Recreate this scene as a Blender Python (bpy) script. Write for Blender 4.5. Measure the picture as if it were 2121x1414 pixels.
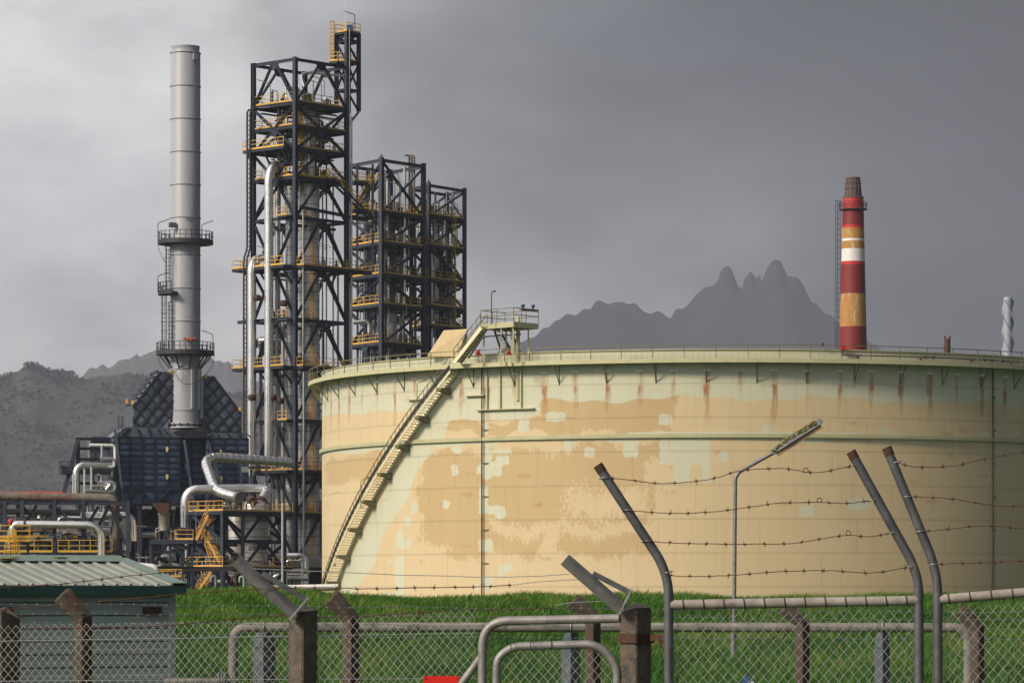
import bpy, math, random
import numpy as np
from mathutils import Vector, Matrix, noise as mnoise

for o in list(bpy.data.objects):
    bpy.data.objects.remove(o)
SC = bpy.context.scene
COL = SC.collection
R = math.radians

# ------------------------------------------------------------------ camera
FPX, CX, HY, CAMZ = 7470.0, 1060.5, 1240.0, 2.0      # focal length and horizon in photo pixels, eye height
cam_d = bpy.data.cameras.new('camera')
cam = bpy.data.objects.new('camera', cam_d)
COL.objects.link(cam)
cam.location = (0, 0, CAMZ)
cam.rotation_euler = (R(90), 0, 0)
cam_d.sensor_width = 36
cam_d.lens = FPX / 2121 * 36
cam_d.shift_y = (HY - 707) / 2121
cam_d.clip_start = 0.5
cam_d.clip_end = 40000
SC.camera = cam

# ------------------------------------------------------------------ sky, sun, exposure
SUN_AZ, SUN_EL = R(-127), R(31)       # azimuth from +Y (view direction), negative = left, behind the camera's left shoulder
sdir = Vector((math.sin(SUN_AZ) * math.cos(SUN_EL), math.cos(SUN_AZ) * math.cos(SUN_EL), math.sin(SUN_EL)))
sun_d = bpy.data.lights.new('sun', 'SUN')
sun = bpy.data.objects.new('sun', sun_d)
COL.objects.link(sun)
sun.rotation_euler = sdir.to_track_quat('Z', 'Y').to_euler()
sun_d.energy = 3.7
sun_d.angle = R(13)
sun_d.color = (1.0, 0.84, 0.63)

W = bpy.data.worlds.new('World')
SC.world = W
W.use_nodes = True
nt = W.node_tree
N = nt.nodes
N.clear()
def nd(t, tree=None, **k):
    n = (tree or nt).nodes.new(t)
    for a, b in k.items():
        setattr(n, a, b)
    return n
def lk(a, b, tree=None):
    (tree or nt).links.new(a, b)
out = nd('ShaderNodeOutputWorld')
bg = nd('ShaderNodeBackground')
sky = nd('ShaderNodeTexSky', sky_type='NISHITA')
sky.sun_disc = False
sky.sun_elevation = SUN_EL
sky.sun_rotation = SUN_AZ % (2 * math.pi)
sky.altitude = 20
sky.air_density = 1.4
sky.dust_density = 3.0
scl = nd('ShaderNodeMix', data_type='RGBA', blend_type='MULTIPLY')
scl.inputs[0].default_value = 1.0
scl.inputs[7].default_value = (0.08, 0.08, 0.08, 1)
lk(sky.outputs[0], scl.inputs[6])
tc = nd('ShaderNodeTexCoord')
sep = nd('ShaderNodeSeparateXYZ')
lk(tc.outputs['Generated'], sep.inputs[0])
nz = nd('ShaderNodeTexNoise')
nz.inputs['Scale'].default_value = 4.0
nz.inputs['Detail'].default_value = 4.0
nz.inputs['Roughness'].default_value = 0.5
mp = nd('ShaderNodeMapping')
mp.inputs['Scale'].default_value = (1.0, 1.0, 2.2)
lk(tc.outputs['Generated'], mp.inputs[0])
lk(mp.outputs[0], nz.inputs[0])
m1 = nd('ShaderNodeMath', operation='MULTIPLY_ADD')           # cloud deck: brighter towards the sun's side, heavier away from it
lk(nz.outputs[0], m1.inputs[0])
m1.inputs[1].default_value = 0.34
m1.inputs[2].default_value = -0.17
m2 = nd('ShaderNodeMath', operation='ADD')
lk(sep.outputs[0], m2.inputs[0])
lk(m1.outputs[0], m2.inputs[1])
m3 = nd('ShaderNodeMath', operation='MULTIPLY_ADD')           # the heavy part of the deck reaches further over at height
lk(sep.outputs[2], m3.inputs[0])
m3.inputs[1].default_value = 0.10
lk(m2.outputs[0], m3.inputs[2])
mr = nd('ShaderNodeMapRange')
mr.inputs['From Min'].default_value = -0.15
mr.inputs['From Max'].default_value = 0.17
lk(m3.outputs[0], mr.inputs[0])
cr = nd('ShaderNodeValToRGB')
cr.color_ramp.interpolation = 'B_SPLINE'
e = cr.color_ramp.elements
e[0].position = 0.0; e[0].color = (2.15, 2.10, 2.02, 1)
e[1].position = 1.0; e[1].color = (0.036, 0.038, 0.048, 1)
for p, c in ((0.22, (1.36, 1.34, 1.30)), (0.50, (0.34, 0.345, 0.365)), (0.75, (0.085, 0.089, 0.105))):
    x = e.new(p); x.color = (*c, 1)
lk(mr.outputs[0], cr.inputs[0])
mx = nd('ShaderNodeMix', data_type='RGBA')
mx.inputs[0].default_value = 0.92
lk(scl.outputs[2], mx.inputs[6])
n2 = nd('ShaderNodeTexNoise')                                   # soft mottling of the cloud base
n2.inputs['Scale'].default_value = 11.0
n2.inputs['Detail'].default_value = 5.0
n2.inputs['Roughness'].default_value = 0.55
mp2 = nd('ShaderNodeMapping')
mp2.inputs['Scale'].default_value = (1.0, 1.0, 2.0)
mp2.inputs['Location'].default_value = (3.1, 1.7, 0.4)
lk(tc.outputs['Generated'], mp2.inputs[0])
lk(mp2.outputs[0], n2.inputs[0])
mv = nd('ShaderNodeMapRange')
mv.inputs['From Min'].default_value = 0.25
mv.inputs['From Max'].default_value = 0.75
mv.inputs['To Min'].default_value = 0.50
mv.inputs['To Max'].default_value = 1.50
lk(n2.outputs[0], mv.inputs[0])
cm = nd('ShaderNodeVectorMath', operation='SCALE')
lk(cr.outputs[0], cm.inputs[0])
lk(mv.outputs[0], cm.inputs['Scale'])
lk(cm.outputs[0], mx.inputs[7])
lk(mx.outputs[2], bg.inputs[0])
bg.inputs[1].default_value = 1.0
lk(bg.outputs[0], out.inputs[0])

vs = SC.view_settings
vs.view_transform = 'Standard'
vs.look = 'None'
vs.exposure = 0.38
vs.gamma = 1.0
vs.use_curve_mapping = False
SC.cycles.use_denoising = True
SC.cycles.denoiser = 'OPENIMAGEDENOISE'
SC.cycles.max_bounces = 6
SC.cycles.diffuse_bounces = 3
SC.cycles.glossy_bounces = 3
SC.cycles.volume_bounces = 0
SC.cycles.transparent_max_bounces = 8
SC.cycles.caustics_reflective = False
SC.cycles.caustics_refractive = False

# ------------------------------------------------------------------ helpers
random.seed(7)
def P(px, py, d):
    """photo pixel at camera depth d -> world point"""
    return Vector(((px - CX) * d / FPX, d, CAMZ + (HY - py) * d / FPX))
def ZL(py, d):
    return CAMZ + (HY - py) * d / FPX
V = Vector
WM = {}
def link(o, parent=None, M=None):
    M = M or Matrix.Identity(4)
    COL.objects.link(o)
    if parent is not None:
        o.parent = parent
        o.matrix_parent_inverse = WM[parent.name].inverted()
    o.matrix_basis = M
    WM[o.name] = M.copy()
    return o
def tag(o, label=None, cat=None, group=None, kind=None):
    if label: o['label'] = label
    if cat: o['category'] = cat
    if group: o['group'] = group
    if kind: o['kind'] = kind
    return o
def thing(name, label, cat, base, group=None):
    o = bpy.data.objects.new(name, None)
    o.empty_display_size = 0.5
    link(o, None, Matrix.Translation(Vector(base)))
    return tag(o, label, cat, group)

class MB:
    def __init__(s):
        s.v = []; s.f = []; s.sm = []
    def quad(s, *p, smooth=False):
        n = len(s.v); s.v += [tuple(a) for a in p]; s.f.append(tuple(range(n, n + len(p)))); s.sm.append(smooth)
        return s
    def hexa(s, a, b):
        """two quads a (4 pts) and b (4 pts): a closed box"""
        n = len(s.v)
        s.v += [tuple(p) for p in a] + [tuple(p) for p in b]
        s.f += [(n+3, n+2, n+1, n), (n+4, n+5, n+6, n+7)] + [(n+i, n+(i+1) % 4, n+4+(i+1) % 4, n+4+i) for i in range(4)]
        s.sm += [False] * 6
        return s
    def box(s, c, x, y, z, rz=0.0):
        c = V(c); ca, sa = math.cos(rz), math.sin(rz)
        ex, ey = V((ca, sa, 0)) * (x/2), V((-sa, ca, 0)) * (y/2); ez = V((0, 0, z/2))
        a = [c-ex-ey-ez, c+ex-ey-ez, c+ex+ey-ez, c-ex+ey-ez]
        return s.hexa(a, [p + 2*ez for p in a])
    def beam(s, p, q, w, h=None, up=None):
        p, q = V(p), V(q); h = h or w
        t = (q - p).normalized()
        u = V(up) if up else (V((0, 0, 1)) if abs(t.z) < 0.95 else V((0, 1, 0)))
        x = t.cross(u).normalized() * (w/2); y = x.cross(t).normalized() * (h/2)
        a = [p-x-y, p+x-y, p+x+y, p-x+y]
        return s.hexa(a, [k + (q - p) for k in a])
    def prism(s, poly, ext):
        """closed solid: polygon (list of points) swept by ext"""
        n = len(s.v); k = len(poly); ext = V(ext)
        s.v += [tuple(p) for p in poly] + [tuple(V(p) + ext) for p in poly]
        s.f += [tuple(range(n + k - 1, n - 1, -1)), tuple(range(n + k, n + 2*k))]
        s.f += [(n+i, n+(i+1) % k, n+k+(i+1) % k, n+k+i) for i in range(k)]
        s.sm += [False] * (k + 2)
        return s
    def tube(s, pts, r, n=8, caps=True, band=0.0, bh=0.03, smooth=True, closed=False):
        pts = [V(p) for p in pts]
        rr = r if isinstance(r, (list, tuple)) else [r] * len(pts)
        bands_ = []
        if band:
            acc = 0.0; nxt = band
            for i in range(len(pts) - 1):
                L = (pts[i+1] - pts[i]).length
                while L > 0.14 and nxt < acc + L - 1e-4:
                    t0_, t1_ = max((nxt - acc - 0.045) / L, 0), min((nxt - acc + 0.045) / L, 1)
                    bands_.append((pts[i].lerp(pts[i+1], t0_), pts[i].lerp(pts[i+1], t1_), rr[i] * (1 + bh * 0.5)))
                    nxt += band
                if L <= 0.14: nxt = max(nxt, acc + L)
                acc += L
        m = len(pts)
        def tan(i):
            a = pts[max(i-1, 0)]; b = pts[min(i+1, m-1)]
            if closed: a = pts[i-1]; b = pts[(i+1) % m]
            d1 = (pts[i] - a); d2 = (b - pts[i])
            t = (d1.normalized() if d1.length > 1e-9 else V((0,0,0))) + (d2.normalized() if d2.length > 1e-9 else V((0,0,0)))
            return t.normalized() if t.length > 1e-6 else V((0, 0, 1))
        t0 = tan(0)
        u = V((0, 0, 1)) if abs(t0.z) < 0.9 else V((1, 0, 0))
        x = t0.cross(u).normalized()
        base = len(s.v)
        for i in range(m):
            t = tan(i)
            x = (x - t * x.dot(t)).normalized()
            y = t.cross(x)
            for k in range(n):
                a = 2 * math.pi * k / n
                s.v.append(tuple(pts[i] + (x * math.cos(a) + y * math.sin(a)) * rr[i]))
        for i in range(m - 1 + (1 if closed else 0)):
            j = (i + 1) % m
            for k in range(n):
                s.f.append((base + i*n + k, base + i*n + (k+1) % n, base + j*n + (k+1) % n, base + j*n + k)); s.sm.append(smooth and (pts[j] - pts[i]).length > 0.012)
        if caps and not closed:
            for i, rev in ((0, True), (m-1, False)):
                b = len(s.v)
                s.v += [s.v[base + i*n + k] for k in range(n)]
                idx = list(range(b, b + n))
                s.f.append(tuple(idx[::-1] if rev else idx)); s.sm.append(False)
        for p_, q_, rb in bands_:
            s.tube([p_, q_], rb, n=n, caps=True)
        return s
    def lathe(s, prof, n=24, c=(0, 0, 0), smooth=True, cap=True):
        """prof: list of (radius, z)"""
        c = V(c); base = len(s.v); m = len(prof)
        for r, z in prof:
            for k in range(n):
                a = 2 * math.pi * k / n
                s.v.append((c.x + r*math.cos(a), c.y + r*math.sin(a), c.z + z))
        for i in range(m-1):
            for k in range(n):
                s.f.append((base+i*n+k, base+i*n+(k+1) % n, base+(i+1)*n+(k+1) % n, base+(i+1)*n+k)); s.sm.append(smooth and abs(prof[i+1][1]-prof[i][1]) > 0.012)
        if cap:
            for i, rev in ((0, True), (m-1, False)):
                b = len(s.v); s.v += [s.v[base+i*n+k] for k in range(n)]
                idx = list(range(b, b+n)); s.f.append(tuple(idx[::-1] if rev else idx)); s.sm.append(False)
        return s
    def mesh(s, name, mat, off=None):
        me = bpy.data.meshes.new(name)
        vv = s.v if off is None else [(a-off[0], b-off[1], c-off[2]) for a, b, c in s.v]
        me.from_pydata(vv, [], s.f)
        me.polygons.foreach_set('use_smooth', s.sm)
        if mat: me.materials.append(mat)
        me.update()
        return me
    def build(s, name, mat, parent=None, base=None, label=None, cat=None, group=None, kind=None):
        b = V(base) if base is not None else (V(s.v[0]) if s.v else V((0, 0, 0)))
        o = bpy.data.objects.new(name, s.mesh(name, mat, b))
        link(o, parent, Matrix.Translation(b))
        return tag(o, label, cat, group, kind)

def fillet(pts, rad, n=6):
    """round the corners of a polyline"""
    pts = [V(p) for p in pts]
    outp = [pts[0]]
    for i in range(1, len(pts) - 1):
        a, b, c = pts[i-1], pts[i], pts[i+1]
        u, w = (a - b), (c - b)
        lu, lw = u.length, w.length
        u.normalize(); w.normalize()
        r = min(rad, lu * 0.49, lw * 0.49)
        p0, p2 = b + u * r, b + w * r
        for k in range(n + 1):
            t = k / n
            outp.append(p0 * (1-t)**2 + b * (2*t*(1-t)) + p2 * t*t)
    outp.append(pts[-1])
    return outp

_unit = {}
def unit(shape, mat):
    key = (shape, mat.name)
    if key in _unit: return _unit[key]
    m = MB()
    if shape == 'box':
        m.hexa([(-.5, -.5, 0), (.5, -.5, 0), (.5, .5, 0), (-.5, .5, 0)], [(-.5, -.5, 1), (.5, -.5, 1), (.5, .5, 1), (-.5, .5, 1)])
    elif shape == 'i':
        t, w = 0.11, 0.07
        pr = [(-.5, -.5), (.5, -.5), (.5, -.5+t), (w, -.5+t), (w, .5-t), (.5, .5-t), (.5, .5), (-.5, .5), (-.5, .5-t), (-w, .5-t), (-w, -.5+t), (-.5, -.5+t)]
        m.prism([(a, b, 0) for a, b in pr], (0, 0, 1))
        m.f[0], m.f[1] = m.f[0], m.f[1]
    elif shape.startswith('cyl'):
        m.tube([(0, 0, 0), (0, 0, 1)], 0.5, n=int(shape[3:]))
    me = m.mesh('unit_' + shape, mat)
    _unit[key] = me
    return me
def bar(name, p, q, w, h, mat, parent, shape='i', up=None):
    p, q = V(p), V(q)
    t = q - p; L = t.length; t = t / L
    u = V(up) if up is not None else (V((0, 0, 1)) if abs(t.z) < 0.95 else V((0, 1, 0)))
    x = u.cross(t)
    x.normalize(); y = t.cross(x)
    M = Matrix(((x.x*w, y.x*h, t.x*L, p.x), (x.y*w, y.y*h, t.y*L, p.y), (x.z*w, y.z*h, t.z*L, p.z), (0, 0, 0, 1)))
    o = bpy.data.objects.new(name, unit(shape, mat))
    return link(o, parent, M)

# ------------------------------------------------------------------ materials
MATS = {}
def mat(name, c1, c2=None, rough=0.6, metal=0.0, scale=1.5, rust=None, rust_amt=0.5, rust_scale=0.6, bump=0.0, bump_scale=20, bump_dist=0.05, vary=0.0,
        stretch=(1, 1, 1), spec=0.5, contrast=0.25, streak=None):
    m = bpy.data.materials.new(name); m.use_nodes = True
    t = m.node_tree; b = t.nodes['Principled BSDF']
    c2 = c2 or c1
    geo = nd('ShaderNodeNewGeometry', t)
    mp = nd('ShaderNodeMapping', t); mp.inputs['Scale'].default_value = stretch
    lk(geo.outputs['Position'], mp.inputs[0], t)
    n1 = nd('ShaderNodeTexNoise', t); n1.inputs['Scale'].default_value = scale; n1.inputs['Detail'].default_value = 6; n1.inputs['Roughness'].default_value = 0.62
    lk(mp.outputs[0], n1.inputs[0], t)
    r1 = nd('ShaderNodeValToRGB', t)
    r1.color_ramp.elements[0].position = 0.5 - contrast; r1.color_ramp.elements[0].color = (*c1, 1)
    r1.color_ramp.elements[1].position = 0.5 + contrast; r1.color_ramp.elements[1].color = (*c2, 1)
    lk(n1.outputs[0], r1.inputs[0], t)
    col = r1.outputs[0]
    if rust:
        n2 = nd('ShaderNodeTexNoise', t); n2.inputs['Scale'].default_value = rust_scale; n2.inputs['Detail'].default_value = 8; n2.inputs['Roughness'].default_value = 0.7
        lk(mp.outputs[0], n2.inputs[0], t)
        r2 = nd('ShaderNodeMapRange', t); r2.inputs['From Min'].default_value = 1 - rust_amt - 0.04; r2.inputs['From Max'].default_value = 1 - rust_amt + 0.10
        lk(n2.outputs[0], r2.inputs[0], t)
        mm = nd('ShaderNodeMix', t, data_type='RGBA'); mm.inputs[7].default_value = (*rust, 1)
        lk(r2.outputs[0], mm.inputs[0], t); lk(col, mm.inputs[6], t)
        col = mm.outputs[2]
        mt = nd('ShaderNodeMath', t, operation='MULTIPLY_ADD'); mt.inputs[1].default_value = -metal; mt.inputs[2].default_value = metal
        lk(r2.outputs[0], mt.inputs[0], t); lk(mt.outputs[0], b.inputs['Metallic'], t)
    else:
        b.inputs['Metallic'].default_value = metal
    if vary:
        oi = nd('ShaderNodeObjectInfo', t)
        mr = nd('ShaderNodeMapRange', t); mr.inputs['To Min'].default_value = 1 - vary; mr.inputs['To Max'].default_value = 1 + vary
        lk(oi.outputs['Random'], mr.inputs[0], t)
        mv = nd('ShaderNodeVectorMath', t, operation='SCALE')
        lk(col, mv.inputs[0], t); lk(mr.outputs[0], mv.inputs['Scale'], t)
        col = mv.outputs[0]
    lk(col, b.inputs['Base Color'], t)
    rr = nd('ShaderNodeMapRange', t); rr.inputs['To Min'].default_value = max(rough - 0.12, 0.05); rr.inputs['To Max'].default_value = min(rough + 0.12, 1)
    lk(n1.outputs[0], rr.inputs[0], t); lk(rr.outputs[0], b.inputs['Roughness'], t)
    b.inputs['Specular IOR Level'].default_value = spec
    if bump:
        n3 = nd('ShaderNodeTexNoise', t); n3.inputs['Scale'].default_value = bump_scale; n3.inputs['Detail'].default_value = 4
        lk(mp.outputs[0], n3.inputs[0], t)
        bp = nd('ShaderNodeBump', t); bp.inputs['Strength'].default_value = bump; bp.inputs['Distance'].default_value = bump_dist
        lk(n3.outputs[0], bp.inputs['Height'], t); lk(bp.outputs[0], b.inputs['Normal'], t)
    MATS[name] = m
    return m

RUST = (0.16, 0.06, 0.025)
NAVY = mat('navy_steel', (0.015, 0.022, 0.040), (0.032, 0.046, 0.078), 0.5, scale=0.9, vary=0.22, spec=0.4)
NAVY2 = mat('slate_blue_steel', (0.022, 0.032, 0.060), (0.05, 0.066, 0.108), 0.5, scale=0.7, vary=0.22, spec=0.4, rust=(0.075, 0.06, 0.055), rust_amt=0.40, rust_scale=1.2)
HEATER = mat('heater_panel_paint', (0.026, 0.045, 0.105), (0.085, 0.13, 0.235), 0.42, scale=1.0, vary=0.35, spec=0.45, stretch=(1, 1, 2.5), rust=(0.024, 0.024, 0.034), rust_amt=0.42, rust_scale=0.5)
HRIB = mat('heater_rib_steel', (0.010, 0.014, 0.026), (0.022, 0.030, 0.048), 0.5, vary=0.2)
DUCT = mat('duct_panel_paint', (0.036, 0.052, 0.086), (0.11, 0.14, 0.19), 0.45, scale=0.9, vary=0.3, rust=(0.02, 0.022, 0.03), rust_amt=0.45, rust_scale=0.7)
YEL = mat('safety_yellow_paint', (0.56, 0.33, 0.03), (0.72, 0.45, 0.07), 0.55, scale=0.8, vary=0.15, rust=(0.2, 0.09, 0.03), rust_amt=0.36)
ORA = mat('faded_orange_yellow_paint', (0.58, 0.33, 0.07), (0.72, 0.43, 0.13), 0.6, scale=0.8, vary=0.12, rust=(0.22, 0.09, 0.04), rust_amt=0.36)
SILV = mat('aluminium_cladding', (0.64, 0.64, 0.66), (0.84, 0.83, 0.82), 0.27, metal=0.88, scale=0.8, vary=0.1, stretch=(1, 1, 0.5), rust=(0.40, 0.37, 0.34), rust_amt=0.30, rust_scale=0.5)
VESS = mat('bright_vessel_cladding', (0.56, 0.56, 0.58), (0.70, 0.69, 0.69), 0.36, metal=0.45, scale=0.8, stretch=(1, 1, 0.5), rust=(0.36, 0.30, 0.25), rust_amt=0.32, rust_scale=0.6)
SILD = mat('dull_aluminium_cladding', (0.34, 0.34, 0.36), (0.55, 0.54, 0.54), 0.42, metal=0.8, scale=0.9, vary=0.15, stretch=(1, 1, 0.4), rust=(0.30, 0.17, 0.07), rust_amt=0.40, rust_scale=0.5)
STACK = mat('grey_stack_paint', (0.295, 0.315, 0.38), (0.385, 0.40, 0.46), 0.5, scale=0.35, stretch=(1.4, 1.4, 0.12), rust=(0.24, 0.235, 0.24), rust_amt=0.40, rust_scale=0.5)
DARK = mat('dark_platform_steel', (0.018, 0.02, 0.025), (0.04, 0.043, 0.05), 0.6, vary=0.2)
GRAT = mat('galvanised_grating', (0.05, 0.055, 0.065), (0.10, 0.105, 0.115), 0.6, vary=0.2)
GALV = mat('galvanised_steel', (0.28, 0.29, 0.31), (0.45, 0.455, 0.47), 0.42, metal=0.55, scale=6, vary=0.08)
GALVD = mat('weathered_galvanised_pipe', (0.13, 0.135, 0.15), (0.26, 0.26, 0.275), 0.5, metal=0.35, scale=9, rust=(0.11, 0.045, 0.02), rust_amt=0.36, rust_scale=4.0, bump=0.12, bump_scale=60)
RUSTM = mat('rusted_steel', (0.032, 0.017, 0.013), (0.095, 0.042, 0.024), 0.85, scale=4, bump=0.25, bump_scale=40)
RUSTP = mat('rust_topped_pipe', (0.10, 0.095, 0.085), (0.19, 0.175, 0.155), 0.75, scale=1.5, rust=(0.12, 0.048, 0.03), rust_amt=0.48, rust_scale=0.8)
CONC = mat('weathered_concrete', (0.05, 0.042, 0.036), (0.175, 0.145, 0.12), 0.9, scale=9, rust=(0.04, 0.037, 0.034), rust_amt=0.40, rust_scale=4.0, bump=0.5, bump_scale=70)
CONCB = mat('brown_concrete_post', (0.045, 0.034, 0.028), (0.125, 0.098, 0.082), 0.9, scale=14, rust=(0.075, 0.028, 0.015), rust_amt=0.46, rust_scale=4.0, bump=0.5, bump_scale=80)
CONCG = mat('grey_concrete', (0.20, 0.19, 0.18), (0.33, 0.32, 0.31), 0.9, scale=1.2, rust=(0.10, 0.09, 0.07), rust_amt=0.42)
TGREEN = mat('pale_green_tank_paint', (0.42, 0.42, 0.25), (0.53, 0.52, 0.335), 0.6, scale=0.9, vary=0.06, rust=(0.20, 0.19, 0.12), rust_amt=0.36, rust_scale=1.0)
TSTAIR = mat('cream_stair_paint', (0.76, 0.73, 0.50), (0.84, 0.81, 0.60), 0.6, scale=1.2, vary=0.06)
TRAIL = mat('olive_rail_paint', (0.115, 0.11, 0.055), (0.20, 0.185, 0.10), 0.6, scale=2)
BLACK = mat('black_cable', (0.012, 0.012, 0.014), (0.03, 0.03, 0.034), 0.6)
WHITE = mat('white_paint', (0.62, 0.63, 0.65), (0.76, 0.77, 0.78), 0.5, scale=2, rust=(0.45, 0.44, 0.42), rust_amt=0.36)
REDP = mat('red_paint', (0.36, 0.012, 0.012), (0.46, 0.02, 0.02), 0.45, vary=0.1)
BLUEP = mat('blue_paint', (0.02, 0.07, 0.22), (0.04, 0.12, 0.32), 0.4)
TEAL = mat('grey_green_shed_cladding', (0.175, 0.23, 0.228), (0.25, 0.31, 0.30), 0.5, scale=2.0, stretch=(1, 1, 4), vary=0.08)
FASC = mat('dark_green_fascia', (0.012, 0.045, 0.045), (0.022, 0.068, 0.066), 0.42, scale=2)
ROOF = mat('green_roof_sheet', (0.15, 0.175, 0.155), (0.26, 0.28, 0.255), 0.5, scale=1.4, vary=0.10, rust=(0.16, 0.15, 0.08), rust_amt=0.38, rust_scale=1.6)
ROOFR = mat('green_ridge_capping', (0.10, 0.17, 0.15), (0.17, 0.24, 0.21), 0.5, scale=2, rust=(0.28, 0.27, 0.14), rust_amt=0.36, rust_scale=1.8)
LICH = mat('lichen', (0.12, 0.115, 0.03), (0.40, 0.38, 0.16), 0.95, scale=30, bump=0.8, bump_scale=60)
GRASS = None
# ------------------------------------------------------------------ ground, hills, haze
def smooth(a, b, x):
    t = np.clip((x - a) / (b - a), 0, 1); return t * t * (3 - 2 * t)
def ground_h(x, y):
    x = np.asarray(x, float); y = np.asarray(y, float)
    crest = 1.93 + 0.13 * smooth(-2.0, -6.5, x) + 0.03 * np.sin(x * 0.7) + 0.02 * np.sin(x * 1.9 + 1)
    up = smooth(56, 90, y) * 0.35 + np.clip((y - 57) / 31, 0, 1) * 0.65
    h = crest * up
    back = smooth(93, 101, y)
    h = h * (1 - back) + 0.9 * back
    return h
xs = np.concatenate([np.linspace(-6000, -60, 12), np.linspace(-50, 70, 121), np.linspace(80, 6000, 12)])
ys = np.concatenate([np.linspace(-1500, -10, 5), np.arange(0, 50, 5.0), np.arange(50, 104, 1.0), np.array([110, 130, 160, 220, 300, 450, 700, 1200, 2500, 5000, 9400])])
X, Y = np.meshgrid(xs, ys)
H = ground_h(X, Y)
nv = X.size
idx = np.arange(nv).reshape(X.shape)
me = bpy.data.meshes.new('ground')
me.from_pydata(np.stack([X, Y, H], -1).reshape(-1, 3).tolist(), [], np.stack([idx[:-1, :-1], idx[:-1, 1:], idx[1:, 1:], idx[1:, :-1]], -1).reshape(-1, 4).tolist())
me.polygons.foreach_set('use_smooth', [True] * len(me.polygons))
SOIL = mat('ground_soil_and_turf', (0.022, 0.045, 0.008), (0.05, 0.085, 0.016), 0.95, scale=1.2)
me.materials.append(SOIL)
tag(link(bpy.data.objects.new('ground', me)), kind='structure')

# grass on the bank: nobody could count it
rng = np.random.default_rng(3)
def grass_mesh():
    n = 460000
    y = 60 + 33.5 * rng.random(n) ** 0.85
    x = (rng.random(n) * 2 - 1) * (y * 0.152 + 4.0)
    keep = rng.random(n) < np.where(y > 84, 1.0, 0.9)
    x, y = x[keep], y[keep]; n = len(x)
    # clumping
    cl = np.sin(x * 2.1 + np.sin(y * 1.3) * 2) * np.sin(y * 1.7 + np.sin(x * 0.9) * 2)
    big = np.sin(x * 0.55 + 1.3 * np.sin(y * 0.31)) * np.sin(y * 0.43 + 1.7 * np.sin(x * 0.37 + 1))
    h = (0.07 + 0.17 * rng.random(n) ** 2.2) * (1 + 0.35 * cl + 0.25 * big)
    z = ground_h(x, y)
    a = rng.random(n) * 2 * np.pi
    w = 0.008 + 0.009 * rng.random(n)
    lean = h * (0.25 + 0.75 * rng.random(n)); la = rng.normal(0.5, 1.1, n)
    base = np.stack([x, y, z - 0.01], -1)
    sx = np.stack([np.cos(a) * w, np.sin(a) * w, np.zeros(n)], -1)
    mid = base + np.stack([np.cos(la) * lean * 0.35, np.sin(la) * lean * 0.35, h * 0.6], -1)
    tip = base + np.stack([np.cos(la) * lean, np.sin(la) * lean, h], -1)
    vv = np.stack([base - sx, base + sx, mid + sx * 0.7, mid - sx * 0.7, tip], 1).reshape(-1, 3)
    k = np.arange(n) * 5
    me = bpy.data.meshes.new('grass')
    me.vertices.add(n * 5); me.vertices.foreach_set('co', vv.ravel())
    loops = np.stack([k, k+1, k+2, k+3, k+3, k+2, k+4], -1).ravel()
    me.loops.add(len(loops)); me.loops.foreach_set('vertex_index', loops.astype(np.int32))
    starts = np.stack([np.arange(n) * 7, np.arange(n) * 7 + 4], -1).ravel()
    me.polygons.add(2 * n)
    me.polygons.foreach_set('loop_start', starts.astype(np.int32))
    me.update(calc_edges=True)
    ca = me.attributes.new('tint', 'FLOAT', 'POINT')
    tint = np.clip(0.46 + 0.2 * cl + 0.22 * big + rng.normal(0, 0.24, n), 0, 1)
    ca.data.foreach_set('value', np.repeat(tint, 5).astype(np.float32))
    return me
gm = bpy.data.materials.new('grass_blades'); gm.use_nodes = True
t = gm.node_tree; b = t.nodes['Principled BSDF']
at = nd('ShaderNodeAttribute', t); at.attribute_name = 'tint'
cr = nd('ShaderNodeValToRGB', t)
cr.color_ramp.elements[0].color = (0.020, 0.068, 0.006, 1)
cr.color_ramp.elements[1].color = (0.22, 0.22, 0.06, 1)
x = cr.color_ramp.elements.new(0.85); x.color = (0.125, 0.235, 0.024, 1)
x = cr.color_ramp.elements.new(0.55); x.color = (0.048, 0.158, 0.012, 1)
lk(at.outputs['Fac'], cr.inputs[0], t); lk(cr.outputs[0], b.inputs['Base Color'], t)
b.inputs['Roughness'].default_value = 0.6
b.inputs['Specular IOR Level'].default_value = 0.25
tr = nd('ShaderNodeBsdfTranslucent', t); lk(cr.outputs[0], tr.inputs[0], t)
ms = nd('ShaderNodeMixShader', t); ms.inputs[0].default_value = 0.3
lk(b.outputs[0], ms.inputs[1], t); lk(tr.outputs[0], ms.inputs[2], t)
lk(ms.outputs[0], t.nodes['Material Output'].inputs[0], t)
g = grass_mesh(); g.materials.append(gm)
tag(link(bpy.data.objects.new('grass', g)), 'long green grass covering the bank behind the fences', 'grass', kind='stuff')

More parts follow.
